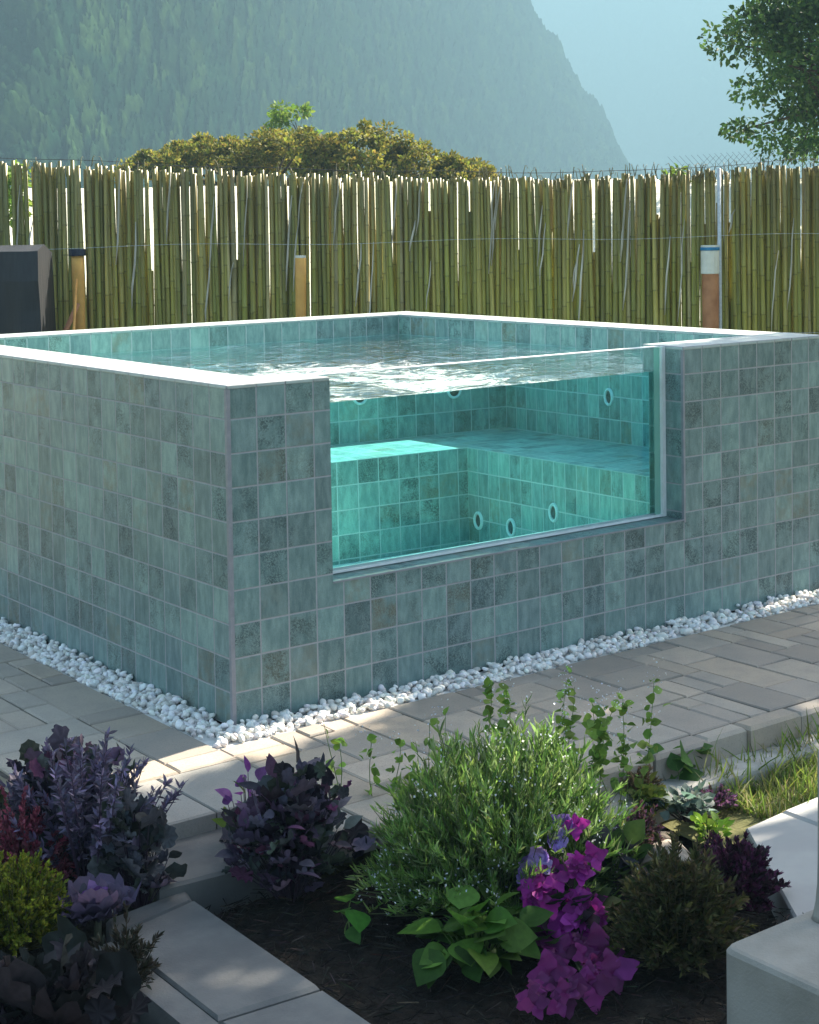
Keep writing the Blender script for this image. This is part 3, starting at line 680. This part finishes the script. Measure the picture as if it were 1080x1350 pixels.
# shrubs and trees beyond the fence
OL = [(.20, .21, .03), (.16, .18, .028), (.26, .235, .04), (.11, .13, .026), (.24, .19, .04)]
def lobes(name, label, cat, base, L_, ls, palette, seed, group=None):
    base = np.array(base, float); t = empty(name, tuple(base), label, cat, group); m = MB(); ms = MB()
    for i, (c, r_, n) in enumerate(L_):
        n = int(n*1.7); P, d, cen, idx = crown_pts(n, np.array(c)-base, np.array(r_), 60, min(r_)*.26, seed+i, -.3, .6)
        place(m, LEAF, P, d+rng.normal(0, .5, (n, 3))+[0, 0, .3], ls, rng.uniform(.7, 1.3, 60)[idx][:, None]*cols(n, palette, .16), 1.2)
        for q in cen[::9]: ms.tube([[0, 0, 0], q*.5+[0, 0, .15], q], [.035, .022, .007], 5, (.09, .07, .05))
    m.build('crown', M['leaf'], t); ms.build('trunk', M['bark'], t, True); return t
dS = 24.; q = lambda px, py, dd=0: D(px, py, dS+dd)
lobes('shrub', 'wide rounded olive green shrub rising behind the middle of the fence', 'shrub', W(-2.2, dS, 1.7),
      [(q(205, 228), (.6, .5, .36), 2200), (q(285, 226), (1.0, .8, .52), 4600), (q(385, 222), (1.1, .9, .62), 5600), (q(475, 220), (1.0, .8, .60), 4600), (q(550, 230), (.75, .6, .46), 3000), (q(610, 236), (.5, .5, .30), 1500)], .065, OL, 11)
lobes('shrub', 'small low ochre shrub at the right foot of the wide olive one', 'shrub', W(.7, dS+1, 1.7), [(q(622, 244, 1), (.40, .45, .36), 1500), (q(600, 244, 1), (.4, .4, .32), 1200)], .07, [(.17, .15, .03), (.14, .13, .03)], 31)
GR = [(.13, .22, .03), (.17, .26, .04), (.10, .18, .03)]
tree('sapling', 'pale green young tree tip poking above the olive shrub', 'tree', W(-1.72, 25.6, 1.7), D(391, 176, 25.6), (.42, .4, .55), 1400, 16, .2, .085, GR, 41, .025)
tree('sapling', 'little bright green sprout showing over the fence left of the slim pole', 'tree', W(2.75, 17, .8), D(886, 232, 17), (.15, .15, .10), 130, 6, .06, .07, GR, 43, .012)
tree('sapling', 'bright leafy young plant at the far left above the fence end', 'tree', W(-3.95, 15, .3), D(2, 250, 15), (.22, .22, .35), 500, 12, .12, .07, GR, 44, .015)
DK = [(.03, .066, .018), (.042, .085, .022), (.024, .052, .02), (.06, .105, .03)]
dT = 21.
tree('broadleaf_tree', 'dark green leafy tree standing behind the fence at the right', 'tree', W(5.9, dT, 1.6), D(1108, 70, dT), (1.55, 1.5, 1.9), 21000, 120, .40, .08, [(.045, .10, .02), (.06, .13, .026), (.034, .075, .02), (.085, .15, .035)], 51, .11, -.85, shell=.35)
# unseen trees added right of the view, crowns shaped to shade the garden
for i, (gx, p_, L_, rr, n_, lb) in enumerate(((.4, -.86, 7.2, (1.75, .46, 1.3), 8000, 'slender tall tree added out of view to cast shade along the paving'),
        (-2.25, -2.0, 7.4, (1.5, 1.7, 1.15), 12000, 'tall leafy tree added out of view to cast shade over the garden path'),
        (1.4, -2.95, 7.6, (1.6, 1.12, 1.3), 10000, 'round headed tree added out of view to cast shade on the stepping slab'))):
    gy = (p_+gx*math.sin(AZ))/math.cos(AZ); c_ = np.array([gx, gy, -.1])+np.array(SUN)*L_/math.cos(EL)
    tree('broadleaf_tree', lb, 'tree', (c_[0], c_[1]-.1, -.35), c_, rr, n_, 70, (.17, .36, .26)[i], .14, DK, 61+i, .12, -.9)

# ------------------------------------------------------------------ wooded hills
def worley(X, Y, s_, seed):
    gx, gy = np.floor(X/s_).astype(int), np.floor(Y/s_).astype(int); best = np.full(X.shape, 9.); cid = np.zeros(X.shape)
    def hsh(a, b, c): v = np.sin(a*127.1+b*311.7+c*74.7+seed)*43758.5453; return v-np.floor(v)
    for i in (-1, 0, 1):
        for j in (-1, 0, 1):
            a, b = gx+i, gy+j; dx = (a+hsh(a, b, 1))-X/s_; dy = (b+hsh(a, b, 2))-Y/s_; d = np.sqrt(dx*dx+dy*dy); mk = d < best; best = np.where(mk, d, best); cid = np.where(mk, hsh(a, b, 3), cid)
    return best, cid
def fbm(X, Y, s_, seed, octv=4):
    h = 0; g = np.random.default_rng(seed)
    for o_ in range(octv):
        for _ in range(4):
            th = g.uniform(0, 6.28); h = h+np.sin((X*math.cos(th)+Y*math.sin(th))*2*math.pi/s_*2**o_*g.uniform(.7, 1.4)+g.uniform(0, 6.28))*.5**o_/4
    return h
def hill(name, pxs, pys, D0, D1, back, n1, n2, cs, seed, pal, rough=1.0):
    """wooded slope: a skyline sampled across the view, its distance varying along the ridge (D0/D1: lists of near and far distance)"""
    px1 = np.linspace(pxs[0], pxs[-1], n1); tt = np.concatenate([np.linspace(0, 1, n2), 1+np.linspace(.05, 1, 6)])
    px, T_ = np.meshgrid(px1, tt, indexing='ij'); sm = lambda D_: np.convolve(np.pad(np.interp(px1, pxs, D_), 40, mode='edge'), np.ones(81)/81, 'valid')[:, None]+0*px; d0 = sm(D0); d1 = sm(D1)
    B = np.where(T_ <= 1, d0+(d1-d0)*T_, d1+(T_-1)*back); A = (px-540)/FPX*d1
    ridge = 1.75+(294-.0153*(px-540)-np.interp(px, pxs, pys)+14*np.sin(px*.043)*np.sin(px*.017+1)+7*np.sin(px*.11+2))/FPX*d1
    t_ = np.clip(T_, 0, 1); base = -1+(ridge+1)*t_**1.15; base = np.where(T_ > 1, ridge-(T_-1)*back*.25, base)
    base += fbm(A, B, 50, seed)*ridge*.035*rough*np.sin(math.pi*t_)
    dm_ = (d0+d1)/2; am_ = (px-540)/FPX*dm_; U_ = np.concatenate([np.zeros((1, px.shape[1])), np.cumsum(np.hypot(np.diff(am_, axis=0), np.diff(dm_, axis=0)), 0)], 0)   # distance along the ridge
    th = np.arctan2(ridge, d1-d0); S_ = T_*np.hypot(ridge, d1-d0)                   # distance measured up the slope
    w1, c1 = worley(U_+.9*fbm(U_, S_, 9, 2), S_+.9*fbm(U_, S_, 8, 4), cs, seed); w2, c2 = worley(U_+.4*fbm(U_, S_, 3, 6), S_*1.25, cs*.45, seed+3); w3, c3 = worley(U_, S_*1.1, cs*.2, seed+5); w4, c4 = worley(U_, S_, cs*.10, seed+7)
    dm = lambda w_, k_: np.sqrt(np.clip(1-(w_*k_)**2, 0, 1))
    h = cs*(.55*dm(w1, 1.1)*(.4+1.1*c1)+.30*dm(w2, 1.2)*(.2+1.4*c2)+.16*dm(w3, 1.2)*(.2+1.4*c3)+.06*c4)
    P = C0+A[..., None]*RT+B[..., None]*FW; P[..., 2] = base
    P = P+h[..., None]*(np.array([0, 0, 1.])*(.45+.55*np.cos(th))[..., None]-FW*(np.sin(th)*.75)[..., None])
    pal = np.array(pal); ci = (c1*.999*len(pal)).astype(int); col = pal[ci]*(.7+.6*c2)[..., None]*(.7+.6*c3)[..., None]
    k = len(tt); F = (np.arange(n1-1)[:, None]*k+np.arange(k-1)[None])[..., None]+np.array([0, k, k+1, 1])
    m = MB(); m.add(P.reshape(-1, 3), F.reshape(-1, 4), col.reshape(-1, 3)); return tag(m.build(name, M['forest'], None, True), kind='structure')
M['forest'] = mat_tint('forest canopy', 1., .0, .0, .9, .55, .35, .5)
FP = [(.007, .020, .011), (.010, .026, .012), (.006, .017, .010), (.018, .036, .014), (.010, .022, .012)]
hill('hill', [-160, 150, 330, 640, 700, 760, 840, 900], [-260, -240, -200, -60, 0, 120, 232, 300], [120, 122, 165, 330, 370, 400, 425, 440], [158, 160, 215, 400, 445, 480, 505, 520], 90, 760, 380, 3.8, 5, FP)
hill('hill', [560, 640, 760, 930, 1000, 1080, 1250], [-20, -30, -34, -28, 45, 75, 60], [820]*7, [1000]*7, 120, 300, 170, 13, 9, FP)

# ------------------------------------------------------------------ haze
def mat_haze():
    t = NT('haze'); v = t.n('ShaderNodeVolumePrincipled'[10:] if False else 'VolumePrincipled', ins={'Color': (.25, .43, .54, 1), 'Density': HAZE, 'Anisotropy': .0}); t.t.links.new(v.outputs[0], t.out.inputs['Volume']); return t.m
HAZE = .0024
m = MB(); m.box(-300, -300, -1.6, 1250, 1250, 176); tag(m.build('haze', mat_haze()), kind='stuff')

# ------------------------------------------------------------------ garden plants
PALE = (.30, .27, .32)
def plant(name, px, py, label, cat='plant', z=-.10, group=None):
    b = G(px, py, z); return empty(name, tuple(b), label, cat, group)
def dome(n, rx, ry, h, inner=.45, low=.0):
    d = sph(n*3); d = d[d[:, 2] > low][:n]; r_ = inner+(1-inner)*rng.uniform(0, 1, len(d))**.6
    return d*r_[:, None]*np.array([rx, ry, h]), d
def stalks(P, rad=.002, col=(.06, .08, .03), every=1, foot=.25):
    m = MB()
    for p_ in P[::every]:
        f_ = np.array([p_[0]*foot, p_[1]*foot, 0.]); mid = (f_+p_)/2+np.array([p_[0]*.1, p_[1]*.1, .12*p_[2]]); m.tube([f_, mid, p_], [rad*1.5, rad*1.1, rad*.7], 4, col, False)
    return m
def leafy(name, px, py, label, rx, ry, h, n, ls, pal, tmpls, var=.2, up=.35, roll=.7, inner=.5, mat='leaf_dull', stem=(.05, .03, .05), z=-.10, lump=7, cat='plant', low=.05, every=3):
    t = plant(name, px, py, label, cat, z); P, d = dome(n, rx, ry, h, inner, low); n = len(P)
    c = dome(lump, rx*.55, ry*.55, h*.62, .9, .1)[0]; k = rng.integers(0, len(c), n); P = P*.62+c[k]*rng.uniform(.5, 1.15, n)[:, None]*.8; P[:, 2] = np.abs(P[:, 2])+.01
    m = MB(); tint = rng.uniform(.7, 1.35, len(c))[k][:, None]
    for i, tm in enumerate(tmpls):
        s_ = slice(i, None, len(tmpls)); q = P[s_]; dd = d[s_]*[1, 1, .5]+rng.normal(0, .35, q.shape)+[0, 0, up]
        place(m, tm, q, dd, ls, cols(len(q), pal, var)*tint[s_], roll)
    m.build('foliage', M[mat], t, True); stalks(P, .0016, stem, every).build('stems', M['stem'], t); return t
DP = [(.11, .075, .13), (.075, .06, .095), (.16, .13, .19), (.04, .033, .048), (.23, .18, .26), (.10, .11, .11), (.13, .05, .11), (.055, .07, .05)]
DG = [(.08, .085, .09), (.12, .12, .14), (.05, .055, .05), (.17, .16, .19)]
# left bed
leafy('coral_bells', 95, 1150, 'large dusky purple leafy plant at the left with lilac grey ruffled leaves', .22, .22, .34, 460, .062, DP, LOBE+[LEAF], z=-.11, lump=16)
t = plant('feather_plant', 120, 1172, 'feathery lilac grey plume plant rising behind the dusky purple leaves', z=-.11); m = MB(); PP = []
for _ in range(46):
    a, b = rng.uniform(0, 6.28), rng.uniform(.05, .75); L0 = rng.uniform(.30, .46); tipv = np.array([math.cos(a)*math.sin(b), math.sin(a)*math.sin(b), math.cos(b)])*L0; PP.append(tipv)
    k = 70; u_ = rng.uniform(.35, 1, k); q = tipv*u_[:, None]; dd = tipv/L0*.8+sph(k)*.7
    place(m, LEAFN, q, dd, .045*(1.25-u_*.7), cols(k, [(.20, .16, .27), (.15, .13, .20), (.26, .20, .30), (.12, .10, .15)], .15), 1.)
m.build('foliage', M['leaf_dull'], t, True); stalks(np.array(PP), .002, (.08, .05, .09)).build('stems', M['stem'], t)
def plume(name, px, py, label, rx, ry, h, nst, nl, ls, pal, stem, z=-.1, mat='leaf', tm=SMALL, w=.35, var=1.):
    t = plant(name, px, py, label, 'plant', z); P, d = dome(nst, rx, ry, h, .6, .12); P *= (1+var*rng.uniform(-.28, .18, len(P)))[:, None]; m = MB()
    for i in range(len(P)):
        u_ = rng.uniform(.3, 1., nl); base = np.array([P[i][0]*.3, P[i][1]*.3, 0]); q = base+(P[i]-base)*u_[:, None]+np.array([0, 0, 1])*(.12*h*np.sin(u_*3.1))[:, None]
        dd = d[i]*.9+sph(nl)*.75+[0, 0, .25]; place(m, tm, q, dd, ls*(1.2-.5*u_), cols(nl, pal, .18)*rng.uniform(.75, 1.25), 1.1, .2)
    m.build('foliage', M[mat], t, True); stalks(P, .0015, stem).build('stems', M['stem'], t); return t
plume('red_plume_plant', 35, 1180, 'dusky crimson feathery mound behind the yellow green bush', .18, .12, .29, 120, 46, .022, [(.26, .05, .09), (.20, .04, .07), (.32, .09, .13)], (.1, .03, .04), mat='leaf_dull')
plume('golden_shrub', 22, 1250, 'yellow green fine leaved round bush at the left edge', .16, .14, .26, 320, 40, .020, [(.19, .23, .02), (.26, .29, .03), (.12, .16, .018), (.30, .29, .035)], (.10, .09, .03), var=.3)
leafy('coral_bells', 185, 1195, 'slim dark plant with grey curled leaves hanging over the path edge', .10, .10, .33, 110, .062, DG, LOBE+[LEAF], z=-.11, lump=8, every=1)
# ornamental cabbage: lilac rosette
def rosette(name, px, py, label, n, size, h, inner, outer, z=-.1, r0=.13):
    t = plant(name, px, py, label, 'plant', z); groups = (('outer_leaves', 0, n*2//3, outer), ('heart', n*2//3, n, inner))
    for nm, a0, a1, pal in groups:
        m = MB()
        for i in range(a0, a1):
            f_ = 1-i/n; a = i*2.4; el = .25+1.15*(1-f_); dd = np.array([[math.cos(a)*math.cos(el), math.sin(a)*math.cos(el), math.sin(el)]])
            place(m, LOBE[i % 3], np.array([[math.cos(a)*r0*.12*f_, math.sin(a)*r0*.12*f_, h*(.75+.25*(1-f_))]]), dd, size*(.45+.65*f_), cols(1, pal, .12), .12)
        m.build(nm, M['petal'], t, True)
    m = MB(); m.tube([(0, 0, -.03), (.004, 0, h*.5), (0, 0, h*.85)], [.011, .010, .009], 7, (.09, .09, .06)); m.build('stem', M['stem'], t, True); return t
rosette('ornamental_cabbage', 128, 1240, 'lilac ruffled ornamental cabbage standing beside the garden path', 46, .10, .085, [(.26, .12, .36), (.32, .19, .42), (.20, .08, .30)], [(.13, .10, .17), (.09, .085, .11), (.16, .12, .20)])
rosette('ornamental_cabbage', 200, 1190, 'small pale mauve ornamental cabbage touching the path edge', 26, .065, .06, [(.34, .27, .38), (.28, .21, .32)], [(.22, .19, .25), (.26, .22, .28)])
leafy('coral_bells', 60, 1400, 'very dark broad leaved plant at the bottom left corner', .24, .17, .19, 170, .095, [(.028, .022, .026), (.04, .03, .035), (.02, .02, .018), (.05, .042, .045)], LOBE+[LEAFW], z=-.1, lump=9)
plume('bronze_twig_plant', 165, 1300, 'brown wispy twig plant below the lilac cabbage', .10, .10, .17, 60, 20, .026, [(.05, .04, .025), (.07, .05, .03), (.04, .045, .025)], (.06, .04, .02), mat='leaf_dull', tm=LEAFN)
# middle bed
leafy('coral_bells', 385, 1180, 'dark plum leafy plant between the step and the tall green bush', .215, .20, .35, 400, .060, DP+[(.03, .03, .035), (.035, .03, .045)], LOBE+[LEAF], z=-.11, lump=18)
leafy('leafy_sprig', 330, 1130, 'few green and violet leaves poking out of the dark plum plant', .10, .09, .27, 26, .055, [(.09, .15, .03), (.24, .07, .30), (.12, .17, .03), (.20, .07, .26)], [LEAFW, LEAF], z=-.11, lump=5, every=1, mat='leaf')
# tall green needle leaved bush with tiny pale flowers
t = plant('rosemary_bush', 662, 1180, 'tall bright green needle leaved bush with tiny white flowers, largest in the bed', 'bush'); m = MB(); mf = MB(); PP = []
GN = [(.15, .27, .055), (.20, .33, .07), (.10, .20, .045), (.27, .38, .12), (.20, .27, .12)]
P, d = dome(950, .43, .34, .50, .5, .0); P[:, 2] = P[:, 2]*.9+.03
for i in range(len(P)):
    tip = P[i]*(1+rng.normal(0, .06)); foot = np.array([tip[0]*.55, tip[1]*.55, tip[2]*.12]); nl = 34; u_ = np.linspace(.25, 1, nl); bow = np.array([0, 0, 1])*(.10*np.sin(u_*3.1))[:, None]*np.linalg.norm(tip)
    q = foot+(tip-foot)*u_[:, None]+bow; ax = (tip-foot)/np.linalg.norm(tip-foot); dd = ax*1.0+sph(nl)*.75+[0, 0, .2]
    place(m, NEED, q, dd, rng.uniform(.028, .044), cols(nl, GN, .15)*rng.uniform(.75, 1.3), 1.5)
    PP.append(tip)
    if rng.uniform() < .34:
        k = rng.integers(3, 10); place(mf, TINY, tip*rng.uniform(.93, 1.04, k)[:, None]+rng.normal(0, .012, (k, 3)), sph(k)+[0, 0, .5], .0075, cols(k, [(.75, .78, .80), (.62, .66, .82), (.80, .80, .76)], .06), 1.5)
m.build('foliage', M['leaf'], t, True); stalks(np.array(PP), .0014, (.10, .13, .05), 1, .35).build('stems', M['stem'], t); o = mf.build('blossom', M['petal'], t); o['kind'] = 'stuff'
# pea like round leaved shoots along the back of the bush
def shoots(name, pxs, label, hs, nlf, ls, pal, z=-.1, fl=0):
    px0, py0 = pxs[len(pxs)//2]; t = plant(name, px0, py0, label, 'plant', z); b0 = G(px0, py0, z); m = MB(); ms = MB(); mf = MB()
    for (px, py), h in zip(pxs, hs):
        f_ = G(px, py, z)-b0; ln = np.array([rng.normal(0, .1), rng.normal(0, .1), 1])*h; ts = np.linspace(0, 1, 7); pts = f_+ln*ts[:, None]+np.stack([np.sin(ts*4+px)*.012, np.cos(ts*5+py)*.012, 0*ts], 1); ms.tube(pts, np.linspace(.0022, .001, 7), 4, (.12, .19, .04), False)
        u_ = rng.uniform(.35, 1.02, nlf); q = f_+ln*u_[:, None]+rng.normal(0, .012, (nlf, 3)); dd = sph(nlf)*[1, 1, .6]+[0, 0, .25]; place(m, LEAFW, q, dd, ls, cols(nlf, pal, .18), .8)
        if fl: k = fl; e_ = f_+ln*rng.uniform(.85, 1.15, k)[:, None]+rng.normal(0, .022, (k, 3)); place(mf, TINY, e_, sph(k), .006, cols(k, [(.75, .78, .80), (.66, .70, .82)], .05), 1.5)
    m.build('foliage', M['leaf'], t, True); ms.build('stems', M['stem'], t)
    if fl: o = mf.build('blossom', M['petal'], t); o['kind'] = 'stuff'
    return t
PG = [(.18, .30, .05), (.22, .36, .06), (.14, .25, .04), (.26, .38, .09)]
xs_ = [500, 525, 545, 560, 590, 612]; shoots('pea_shoots', [(x, 1085+rng.uniform(-12, 12)) for x in xs_], 'slender shoots with round green leaves at the left back of the tall green bush', rng.uniform(.24, .36, 6), 14, .030, PG, fl=14)
xs_ = [640, 668, 690, 715, 730, 752, 770, 785, 800, 815, 828, 840]; shoots('pea_shoots', [(x, 1075+rng.uniform(-12, 12)) for x in xs_], 'thicket of round leaved shoots with tiny white flowers behind the bush at right', rng.uniform(.26, .42, 12), 30, .029, PG, fl=30)
shoots('pea_shoots', [(452, 1090), (446, 1092)], 'single thin green shoot standing behind the dark plum plant', [.33, .26], 7, .032, PG)
shoots('leafy_sprig', [(458, 1230), (463, 1228)], 'lone flat bright green leaf low on the left side of the tall bush', [.06, .08], 3, .055, [(.07, .20, .03)])
# broad bright green leaves
leafy('broad_leaf_plant', 632, 1275, 'low plant of broad smooth bright green leaves under the tall bush', .135, .12, .17, 60, .082, [(.06, .15, .018), (.08, .19, .022), (.045, .11, .016), (.10, .20, .03)], [LEAFW], mat='leaf', stem=(.10, .17, .03), lump=8, up=-.05, roll=.35, every=1)
# magenta flowers cascading down
t = plant('magenta_flower_plant', 745, 1235, 'cascade of large magenta petals with lilac ruffled tops in front of the bush', 'flowers'); b0 = G(745, 1235, -.1)
def flower(par, pos, face, size, pal, npet, nm='flower', ruf=False):
    m = MB(); f_ = np.array(face, float); f_ /= np.linalg.norm(f_); a0 = np.cross(f_, [0, 0, 1.]); a0 /= np.linalg.norm(a0)+1e-6; b_ = np.cross(f_, a0)
    for i in range(npet):
        a = i*2*math.pi/npet+rng.uniform(0, .5); dd = (a0*math.cos(a)+b_*math.sin(a))+f_*rng.uniform(.25, .6)
        fr = frames(dd[None], np.zeros(1)); x = np.cross(dd, f_); x /= np.linalg.norm(x); d1 = dd/np.linalg.norm(dd); fr = np.stack([x, d1, np.cross(x, d1)], 1)[None]
        m.inst(LOBE[i % 3] if ruf else PETAL, fr*size*rng.uniform(.6, 1.05), np.array([pos]), cols(1, pal, .14))
    o = m.build(nm, M['petal'], par, True); return o
MG = [(.42, .03, .33), (.34, .025, .28), (.50, .06, .40), (.26, .025, .21)]; LIL = [(.36, .22, .60), (.28, .15, .48), (.44, .30, .62)]
tocam = lambda p_: (CAM-p_)/np.linalg.norm(CAM-p_)
stp = []
for (px, py, dd_, sz, kind) in [(705, 1165, .0, .060, 1), (695, 1150, .03, .05, 1), (712, 1130, .02, .055, 1), (742, 1090, .10, .05, 1), (760, 1088, .08, .045, 0), (733, 1112, .06, .05, 1), (730, 1155, .0, .07, 0), (722, 1185, -.04, .075, 0), (760, 1180, .0, .06, 0), (765, 1212, -.05, .085, 0), (742, 1225, -.07, .07, 0), (716, 1215, -.06, .065, 0), (790, 1195, .0, .055, 0), (745, 1255, -.09, .065, 0), (715, 1250, -.08, .07, 0), (770, 1250, -.08, .055, 0), (795, 1255, -.04, .075, 0), (808, 1285, -.06, .07, 0), (780, 1300, -.1, .06, 0), (725, 1285, -.1, .07, 0), (745, 1310, -.12, .06, 0), (700, 1235, -.05, .055, 0)]+[(rng.uniform(695, 790), y_, -.05, .042, 0) for y_ in np.linspace(1130, 1325, 44)]:
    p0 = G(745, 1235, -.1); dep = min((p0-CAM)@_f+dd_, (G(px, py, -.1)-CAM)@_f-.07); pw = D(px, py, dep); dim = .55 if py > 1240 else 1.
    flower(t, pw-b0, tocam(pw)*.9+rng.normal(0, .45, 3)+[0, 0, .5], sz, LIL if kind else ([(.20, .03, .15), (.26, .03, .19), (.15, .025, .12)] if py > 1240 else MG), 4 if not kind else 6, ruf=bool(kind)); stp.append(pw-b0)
stp = np.array(stp); stalks(stp, .0022, (.05, .07, .03)).build('stems', M['stem'], t)
m = MB(); k = 90; P, d = dome(k, .15, .13, .15, .3); place(m, LEAFW, P+[.02, .03, 0], d+[0, 0, .3], .06, cols(k, [(.03, .045, .02), (.05, .03, .05), (.045, .07, .02)], .2), .8); m.build('foliage', M['leaf_dull'], t, True)
plume('lilac_bloom_plant', 805, 1165, 'small sprays of bright lilac flowers right of the magenta cascade top', .09, .07, .13, 40, 24, .026, [(.36, .15, .50), (.28, .10, .40), (.42, .22, .55)], (.06, .08, .03), mat='petal', tm=LEAFN)
leafy('broad_leaf_plant', 815, 1195, 'dark green broad leaved plant between magenta flowers and bronze grass', .11, .10, .17, 60, .07, [(.04, .085, .02), (.06, .10, .025), (.05, .05, .06)], [LEAFW, LEAF], lump=6, every=1, mat='leaf')
# bronze wispy shrub and maroon lacy plant
BZ = [(.085, .09, .028), (.065, .06, .025), (.12, .11, .04), (.05, .06, .022), (.10, .075, .04)]
plume('bronze_grass', 895, 1265, 'wispy olive bronze fine leaved shrub beside the pale plinth', .19, .17, .30, 330, 40, .030, BZ, (.09, .08, .035), mat='leaf', tm=LEAFN)
plume('maroon_lace_plant', 962, 1195, 'low lacy dark maroon plant hanging over the pale stepping slab', .17, .15, .19, 170, 42, .026, [(.085, .022, .06), (.05, .018, .035), (.13, .03, .09), (.035, .02, .022)], (.06, .02, .03), mat='leaf_dull', z=-.12, tm=SMALL)
# mixed low plants between bush and lawn
leafy('sedum', 905, 1082, 'low silvery grey green succulent clump between the bush and lawn', .10, .08, .09, 130, .035, [(.16, .21, .19), (.20, .25, .22), (.12, .17, .14)], [LEAF, LEAFW], mat='leaf', z=-.13, lump=6)
leafy('sedum', 850, 1075, 'small yellow green succulent clump near the right foot of the bush', .08, .07, .09, 110, .032, [(.18, .24, .04), (.24, .27, .05), (.12, .18, .03)], [LEAFW], mat='leaf', z=-.13, lump=6)
plume('heather', 940, 1068, 'low mauve heather clump at the edge of the lawn', .10, .08, .09, 60, 26, .018, [(.16, .06, .15), (.20, .09, .18), (.07, .08, .04)], (.06, .05, .03), z=-.14, mat='leaf_dull')
plume('heather', 838, 1120, 'rusty mauve heather between the magenta flowers and yellow succulent', .10, .08, .14, 70, 26, .020, [(.18, .08, .14), (.14, .07, .07), (.10, .09, .04)], (.06, .05, .03), z=-.12, mat='leaf_dull')
leafy('yellow_green_plant', 935, 1112, 'tiny lime green plant above the maroon lacy one', .075, .05, .07, 60, .034, [(.17, .30, .03), (.22, .34, .04)], [LEAF], mat='leaf', z=-.13, lump=5)
shoots('pea_shoots', [(880, 1050), (900, 1045), (920, 1040), (893, 1055), (865, 1052)], 'broad green leaves growing against the kerb at the end of the bush', [.13, .15, .14, .12, .15], 7, .065, [(.06, .15, .03), (.10, .20, .035)], z=-.15)
plume('dry_seedhead_plant', 845, 1062, 'tan dried seed heads beside the kerb end', .08, .07, .16, 40, 20, .026, [(.24, .17, .09), (.30, .22, .12), (.17, .11, .06)], (.2, .14, .07), z=-.13, tm=LEAFN)
for i, (px, py, s_, lb) in enumerate(((826, 1135, .06, 'flat grey stone half hidden by the rusty heather'), (880, 1125, .075, 'pale layered rockery stone above the bronze shrub'), (868, 1108, .05, 'small rounded tan stone at the top of the rockery'))):
    g = np.random.default_rng(90+i); Vd = IV.copy()
    for _ in range(9): d = g.normal(0, 1, 3); d /= np.linalg.norm(d); c = g.uniform(.5, .85); ov = np.maximum(Vd@d-c, 0); Vd -= ov[:, None]*d
    m = MB(); m.add(Vd*np.array([1.3, .9, .5])*s_, IF, [(.16, .155, .15), (.34, .29, .24), (.26, .21, .16)][i]); o = m.build('rockery_stone', M['bark'], None, True); o.location = G(px, py, -.11); o.rotation_euler = (0, 0, i*1.3); tag(o, lb, 'stone')
# lawn grass
n = 17000; px = rng.uniform(.86, 3.2, n); py = rng.uniform(-1.60, -1.19, n); keep = (px > 1.02-.15*(py+1.2)) ; px, py = px[keep], py[keep]; n = len(px)
lp = np.array([nz(a, b, 5) for a, b in zip(px, py)]); hgt = .04+.045*np.clip(lp+.3, 0, 1)+rng.exponential(.018, n); tall = (py > -1.27) & (rng.uniform(0, 1, n) < .22); hgt[tall] *= 1.9
m = MB(); dd = np.stack([rng.normal(0, .55, n), rng.normal(0, .55, n), np.full(n, 1.)], 1); fr = frames(dd, rng.uniform(-3, 3, n)); sc = np.stack([hgt*.6+.045, hgt, hgt], 1)
m.inst(BLADE, fr*sc[:, None, :], np.stack([px, py, np.full(n, -.165)+.02*np.array([nz(a, b, 6) for a, b in zip(px, py)])], 1), cols(n, [(.20, .29, .05), (.26, .33, .06), (.30, .30, .11), (.14, .22, .04), (.36, .34, .18)], .2)); tag(m.build('grass', M['leaf']), kind='stuff')
# rough grass and weeds over the ground beyond the pool
# ------------------------------------------------------------------ pale plinth with a post, bottom right
c0 = G(950, 1246, .2); t = empty('garden_plinth', (c0[0], c0[1], -.13), 'pale rendered plinth with a slim upright at the bottom right corner', 'plinth')
def rbox(x0, y0, x1, y1, z0, z1, r_, n=6):
    pts = []
    for cx, cy, a0 in ((x1-r_, y1-r_, 0), (x0+r_, y1-r_, 90), (x0+r_, y0+r_, 180), (x1-r_, y0+r_, 270)):
        for i in range(n+1): a = math.radians(a0+90*i/n); pts.append((cx+r_*math.cos(a), cy+r_*math.sin(a)))
    return pts
m = MB(); P = rbox(0, -.9, .8, 0, 0, 0, .03); k = len(P); ht = c0[2]+.13
rings = [(0, 0), (0, ht-.012), (.006, ht-.003), (.014, ht)]; V = []
for ins, z in rings:
    for x, y in P: cx, cy = .4, -.45; V.append((x+(cx-x)*ins/.4, y+(cy-y)*ins/.45, z))
m.addmix(V, [(i*k+j, i*k+(j+1) % k, (i+1)*k+(j+1) % k, (i+1)*k+j) for i in range(3) for j in range(k)]+[tuple(3*k+j for j in range(k))]); m.build('base', M['plinth'], t)
pb = G(1088, 1212, .2)-np.array([c0[0], c0[1], -.13]); m = MB(); zz = np.array([0, .015, .04, .08, .14, .25, .375, .38]); m.tube([(pb[0], pb[1], ht+z_) for z_ in zz], [.03, .026, .021, .017, .0155, .015, .015, .012], 16); m.build('upright', M['plinth'], t, True)
